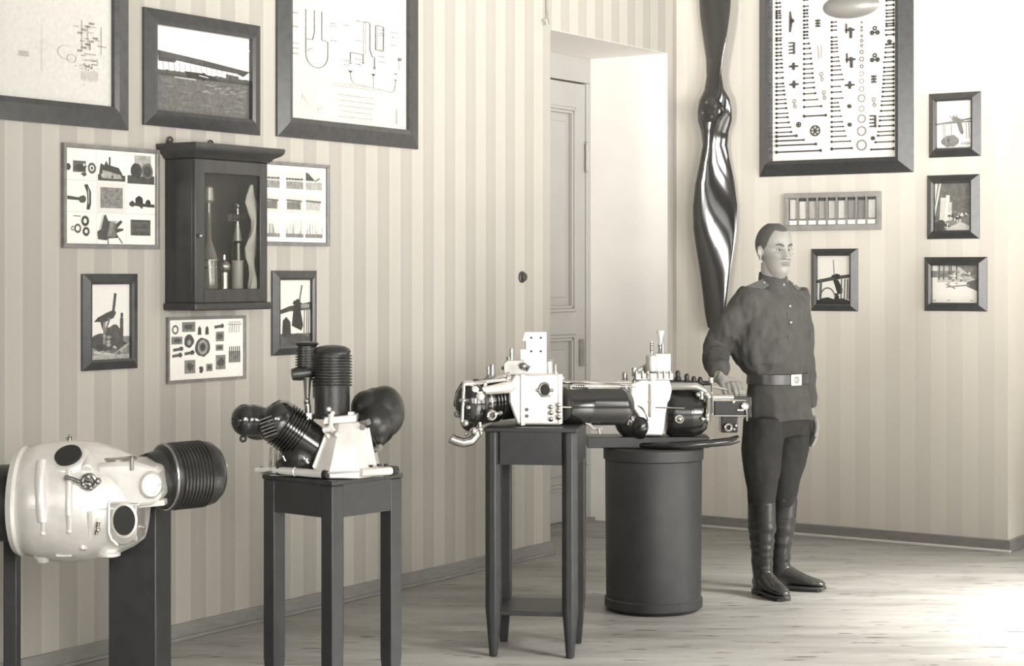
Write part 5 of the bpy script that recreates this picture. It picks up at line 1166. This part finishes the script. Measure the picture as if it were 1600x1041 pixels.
# thumb tucked along the inner side
q = [Hn(1128, 600, -.02), Hn(1132, 608, -.045), Hn(1136, 617, -.052), Hn(1141, 623, -.040)]
q = [Hn(1127, 597, -.01), Hn(1130, 606, -.035), Hn(1132, 613, -.050), Hn(1136, 619, -.052)]
body.tube(q, [.012, .0115, .0105, .0085], 12); body.sph(q[-1], .0085, 12, 8)
# left hand hanging, relaxed
wl = wrL; dn = (-EZ+bf*.15+EX*.02).normalized(); sd = bf; nn = dn.cross(sd).normalized()
body.loft([elr(wl-dn*.02, .026, .018, 16, sd, nn), elr(wl+dn*.02, .030, .017, 16, sd, nn), elr(wl+dn*.07, .040, .016, 16, sd, nn), elr(wl+dn*.095, .038, .013, 16, sd, nn)])
for i, (o_, L_) in enumerate(((.030, .075), (.010, .085), (-.010, .080), (-.029, .062))):
    a = wl+dn*.088+sd*o_; cv = nn*(-1)
    cv = -br*-1 if False else (br*1.0)
    pts = [a, a+dn*L_*.42+cv*.006, a+dn*L_*.75+cv*.022, a+dn*L_*.95+cv*.038]
    body.tube(pts, [.0098, .0092, .0082, .0070], 12); body.sph(pts[-1], .0070, 12, 8)
a = wl+dn*.03+sd*.028; pts = [a, a+dn*.03+sd*.020+br*.008, a+dn*.06+sd*.024+br*.018, a+dn*.082+sd*.018+br*.026]; body.tube(pts, [.013, .0115, .0100, .0080], 12); body.sph(pts[-1], .0080, 12, 8)
body.fuse(.0031, 1, factor=.4)
bo = body.build('body', M['skin'], man, angle=180)
# eyes, brows, lips, hair, nails
for sg in (-1, 1):
    th0 = math.asin(.031*sg/ .088); p0 = head_pt(th0, .0055); n0 = (hf*.93+hl*sg*.22).normalized()
    ec = p0-n0*.0088
    mb = MB(); mb.sph(ec, .0118, 20, 14, (hl, n0, hu)); ey = mb.build('eye', M['eye'], man)
    gz = (hf+hl*.10+hu*.02).normalized()
    mb = MB(); mb.lathe(ec+gz*.0098, gz, [(-.002, .0072), (.0024, .0068), (.0034, .003)], 18); mb.build('iris', M['iris'], ey)
    mb = MB(); up = []; lo = []
    for i in range(9):
        q = (i/8-.5)*2; l_ = (.031+q*.0155)*sg; hh = .0055+.0056*(1-q*q); th_ = math.asin(max(-.95, min(.95, l_/.090))); up.append(head_pt(th_, hh+.0005, .0015)); lo.append(head_pt(th_, .0055-.0062*(1-q*q), .0005))
    mb.tube(up, [.0012]+[.0030]*7+[.0012], 8); mb.tube(lo, [.001]+[.0022]*7+[.001], 8); mb.build('eyelid', M['skin'], ey)
    mb = MB(); mb.tube([p+hf*.0022-hu*.0012 for p in up], [.0006]+[.0015]*7+[.0006], 6); mb.build('eyelash', M['hair'], ey)
    mb = MB(); tt = []
    for i in range(9):
        q = i/8; l_ = (.012+q*.040)*sg; hh = .0225+.0085*math.sin(min(1, q*1.25)*math.pi*.62)-.006*max(0, q-.75)*3; tt.append(head_pt(math.asin(max(-.95, min(.95, l_/.094))), hh, .0005))
    mb.tube(tt, [.0028, .0042, .0046, .0046, .0043, .0038, .0032, .0024, .001], 8, flat=1); mb.build('eyebrow', M['hair'], man)
mb = MB()
for h_, am, r_ in ((-.0513, .0006, .0030), (-.0618, .0006, .0038)):
    mb.tube([head_pt(math.asin(l_/.092), h_-abs(l_)*.06*(1 if h_ > -.055 else -1.2), .0000) for l_ in [(-1+i/5)*.023 for i in range(11)]], [.0008]+[r_*(.6+.4*math.sin(math.pi*i/10)) for i in range(1, 10)]+[.0008], 8)
mb.build('lip', M['lip'], man)
bm = bmesh.new(); nT = 144; rows = []
def hairline(t_):
    a = abs(t_)
    if a < .62: return .090-.004*math.cos(a*4)
    if a < 1.15: return .0925+(-.0725)*((a-.62)/.53)**1.5
    if a < 1.45: return .020-.022*(a-1.15)/.3
    if a < 1.95: return -.002+.020*math.sin((a-1.45)/.5*math.pi*.5)
    return max(-.066, .018-.11*(a-1.95))
NH = 44
for i in range(NH+1):
    row = []
    for j in range(nT):
        t_ = -math.pi+2*math.pi*j/nT; h0 = hairline(t_); u_ = i/NH
        h = h0+(.1262-h0)*(1-(1-u_)**2.2)
        row.append(bm.verts.new(head_pt(t_, min(h, .1245), -.001+.0026*min(1, i/3))+hu*(.003*(i/NH)**3)))
    rows.append(row)
for a, b in zip(rows, rows[1:]):
    for j in range(nT): bm.faces.new((a[j], a[(j+1) % nT], b[(j+1) % nT], b[j]))
bm.faces.new(rows[-1]); mb = MB(); mb.bm.free(); mb.bm = bm; mb.build('hair', M['hair'], man, angle=180)
mb = MB()
for p, r_ in nails: mb.sph(p+FW*r_*.78+EZ*.001, (r_*.62, .0016, r_*.8), 10, 6)
mb.build('fingernail', M['skin'], man)
# ---- tunic (gymnastiorka)
def fold(s1, amp, stretch=(1, 1, 1)):
    def f(p): return amp*noise.noise(V((p.x*s1*stretch[0], p.y*s1*stretch[1], p.z*s1*stretch[2])))+amp*.5*noise.noise(V((p.x*s1*2.3, p.y*s1*2.3, p.z*s1*2.3*stretch[2]+9)))
    return f
tn = MB()
def cx(x, d=0): return V((S(x, 500).x, YM+d, 0))
def TR(x, y, a, b, d=0, p=2.2): return elr(cx(x, d)+EZ*zz(y), a, b, 36, p=p)
tn.loft([TR(1215, 588, .138, .108), TR(1212, 580, .150, .120), TR(1206, 567, .176, .140), TR(1202, 550, .186, .148), TR(1202, 530, .186, .142), TR(1203, 505, .186, .132), TR(1205, 485, .184, .124), TR(1206, 468, .172, .106), TR(1208, 458, .140, .086), TR(1210, 450, .095, .070), TR(1211, 443, .068, .063)])
# collar
cc_ = hc-EZ*.14-hf*.018
tn.loft([elr(cc_-EZ*.045, .074, .074, 32), elr(cc_-EZ*.02, .066, .070, 32), elr(cc_+EZ*.010-bf*.0, .060, .066, 32)])
# sleeves
tn.tube([cx(1195)+EZ*zz(472)-EY*.04, shR+EZ*.002+EX*.01, shR*.75+elR*.25+EX*.004, shR*.4+elR*.6, elR+EX*.002, elR*.6+wrR*.4-EX*.004, elR*.25+wrR*.75, wrR*.93+elR*.07], [.075, .076, .074, .070, .066, .058, .049, .036], 24)
tn.tube([cx(1225)+EZ*zz(470)+EY*.04, shL+EZ*.0, shL*.6+elL*.4, elL, elL*.5+wrL*.5, wrL*.97+elL*.03], [.072, .070, .062, .055, .047, .036], 24)
tn.fuse(.0065, 6, disp=fold(17, .012, (1, 1, .5)))
tu = tn.build('tunic', M['tunic'], man, angle=180)
# collar standing proud, placket, shoulder boards, buttons
mb = MB(); rings = []
for z_, k_ in ((-.030, 1.08), (-.004, 1.0), (.034, .94), (.0355, .89), (-.004, .9)): rings.append([p+EZ*(.016*max(0, z_)/.035*(-(p-cc_).dot(hf)/.07)) for p in elr(cc_+EZ*z_, .0655*k_, .0715*k_, 40)])
mb.loft(rings, cap=False); mb.build('collar', M['tunic'], tu, angle=60)
for sg, sh in ((1, shR), (-1, shL)):
    a = cx(1212)+EZ*(zz(446)+.0)+br*sg*.070; b = cx(1206)+EZ*(zz(465)-.0)+br*sg*.185
    dd = (b-a).normalized(); ww = (bf*.72-EZ*.60).normalized(); up = dd.cross(ww)*(1 if dd.cross(ww).z > 0 else -1)
    a = a+up*(.020 if sg > 0 else .010)+bf*.012; b = b+up*(.024 if sg > 0 else .014)+bf*.016
    mb = MB(); mb.prism([a-ww*.024, a+dd*.0-ww*.0+ww*.024, b+ww*.034, b-ww*.034], up*.006); sb = mb.build('shoulder_board', M['board'], tu, bevel=.002)
    mb = MB(); mb.sph(a+dd*.016+up*.008, (.0065, .0065, .004), 14, 8); mb.build('button', M['nickel'], sb)
def front(y, out=.0):  # point on the front of the tunic at picture height y
    tabs = [(588, 1215, .108), (567, 1206, .140), (550, 1202, .148), (530, 1202, .142), (505, 1203, .132), (485, 1205, .124), (468, 1206, .106), (458, 1208, .086), (450, 1210, .07)]
    for (ya, xa, ba), (yb_, xb, bb) in zip(tabs, tabs[1:]):
        if ya >= y >= yb_:
            u_ = (ya-y)/(ya-yb_); return cx(xa+(xb-xa)*u_)+EZ*zz(y)+bf*(ba+(bb-ba)*u_+out)
mb = MB(); pts = [front(y, -.002) for y in (460, 472, 490, 510, 528)]
mb.loft([[p-br*.016-bf*.01, p-br*.016+bf*.004, p+br*.016+bf*.004, p+br*.016-bf*.01] for p in pts]); mb.build('placket', M['tunic'], tu)
for i, y in enumerate((478, 503)):
    mb = MB(); mb.sph(front(y, .006), (.007, .007, .007), 14, 8); mb.build('button', M['nickel'], tu)
mb = MB(); mb.sph(cc_+bf*.073-EZ*.012, (.003, .003, .008), 10, 8); mb.build('hook', M['nickel'], tu)
# skirt of the tunic
sk = MB()
rings = []
for y, x, a, b in ((589, 1215, .140, .112), (600, 1215, .146, .118), (620, 1216, .154, .126), (640, 1217, .160, .132), (655, 1218, .164, .136)):
    r0 = []
    for i in range(72):
        t_ = 2*math.pi*i/72; w_ = 1+(y-589)/66*.030*math.sin(t_*9+.6)+(y-589)/66*.015*math.sin(t_*17)
        r0.append(cx(x)+EZ*(zz(y)-.006*math.sin(t_*3)*(y > 650))+br*a*w_*math.cos(t_)+bf*b*w_*math.sin(t_))
    rings.append(r0)
rings.append([p*.5+(cx(1218)+EZ*zz(652))*.5 for p in rings[-1]])
sk.loft(rings); sk.build('tunic_skirt', M['tunic'], man, angle=75)
mb = MB(); rings = []
for z_, k_ in ((zz(600), .150), (zz(599), .155), (zz(584), .153), (zz(583), .148)): rings.append(elr(cx(1215)+EZ*z_, k_, k_*.80, 60))
mb.loft(rings); bt = mb.build('belt', M['belt'], man)
# buckle on the belt front
pb = cx(1215)+EZ*zz(592)+bf*.124
mb = MB(); mb.box(pb, (.064, .008, .052), (br, bf, EZ)); bk = mb.build('buckle', M['nickel'], bt, bevel=.003)
bk.data.materials[0] = mat('brass_buckle', .78, .32, .75)
mb = MB(); mb.torus(pb+bf*.004, bf, .014, .002, 20, 6); mb.sph(pb+bf*.004, (.008, .003, .011), 12, 8, (br, bf, EZ)); mb.build('emblem', M['steel'], bk)
# ---- breeches
lg = MB()
def el2(c, a, b): return elr(c, a, b, 30, X=EX, Y=EY)
lg.loft([TR(1216, 600, .125, .098), TR(1217, 640, .146, .118), TR(1217, 662, .150, .120), TR(1216, 680, .140, .105)])
for hp, kn, sg in ((hipR, knR, 1), (hipL, knL, -1)):
    lg.loft([el2(hp+EZ*.05, .092, .10), el2(hp-EZ*.02, .094, .10), el2(hp*.7+kn*.3+EX*.004*-sg, .092, .095), el2(hp*.4+kn*.6+EX*.003*-sg, .084, .086), el2(hp*.15+kn*.85, .070, .074), el2(kn-EZ*.02, .060, .064), el2(kn-EZ*.06, .052, .056)])
lg.fuse(.007, 6, disp=fold(13, .007, (1, 1, .6))); lg.build('breeches', M['breech'], man, angle=180)
# ---- boots
def boot(kn, an, fd, L_, name='boot'):
    b = MB(); fd = fd.normalized(); sdv = V((fd.y, -fd.x, 0)); a0_ = V((an.x, an.y, 0))
    def R(z, c, la, fa): return elr(V((c.x, c.y, z)), la, fa, 26, X=sdv, Y=fd)
    top = kn.z-.015
    def Z(z): u_ = (z-an.z)/(kn.z-an.z); return an+(kn-an)*u_
    b.loft([R(top, kn, .060, .066), R(top-.004, kn, .062, .068), R(top-.12, Z(top-.12), .063, .070), R(.27, Z(.27), .056, .064), R(.20, Z(.20), .050, .057), R(.14, Z(.14), .046, .054), R(.09, an+fd*.005, .041, .058), R(.05, an+fd*.012, .040, .066), R(.022, an+fd*.012, .040, .068)])
    # foot, swept forward
    rings = []
    for q, hgt, wid in ((-.045, .075, .030), (0, .115, .038), (.05, .100, .041), (.09, .074, .044), (.13, .056, .046), (.165, .046, .043), (.195, .036, .032), (.212, .024, .016)):
        c = a0_+fd*q*L_+EZ*(hgt/2+.018); rings.append([c+sdv*wid*math.cos(2*math.pi*i/20)+EZ*(hgt/2)*math.sin(2*math.pi*i/20) for i in range(20)])
    b.loft(rings); b.fuse(.0048, 5, disp=lambda p: (.006*noise.noise(V((p.x*9, p.y*9, p.z*38))) if .13 < p.z < .34 else .002*noise.noise(p*14)))
    bo_ = b.build(name, M['boot'], man, angle=180)
    s = MB(); out = []
    for q, w_ in ((-.055, .022), (-.04, .034), (0, .038), (.06, .040), (.13, .047), (.175, .042), (.205, .028), (.218, .010)): out.append((q*L_, w_))
    pts = [a0_+fd*q+sdv*w_ for q, w_ in out]+[a0_+fd*q-sdv*w_ for q, w_ in out[::-1]]
    s.prism([p+EZ*.012 for p in pts], EZ*.012)
    s.prism([p for p in [a0_-fd*.055+sdv*.026, a0_+fd*.02+sdv*.036, a0_+fd*.02-sdv*.036, a0_-fd*.055-sdv*.026]], EZ*.014)
    s.box(a0_+fd*.13*L_+EZ*.0065, (.07, .13, .013), (sdv, fd, EZ))
    s.build('sole', M['belt'], bo_, bevel=.003)
boot(knR, anR, V((.38, -.92, 0)), 1.0)
boot(knL, anL, V((.93, -.36, 0)), 1.05)
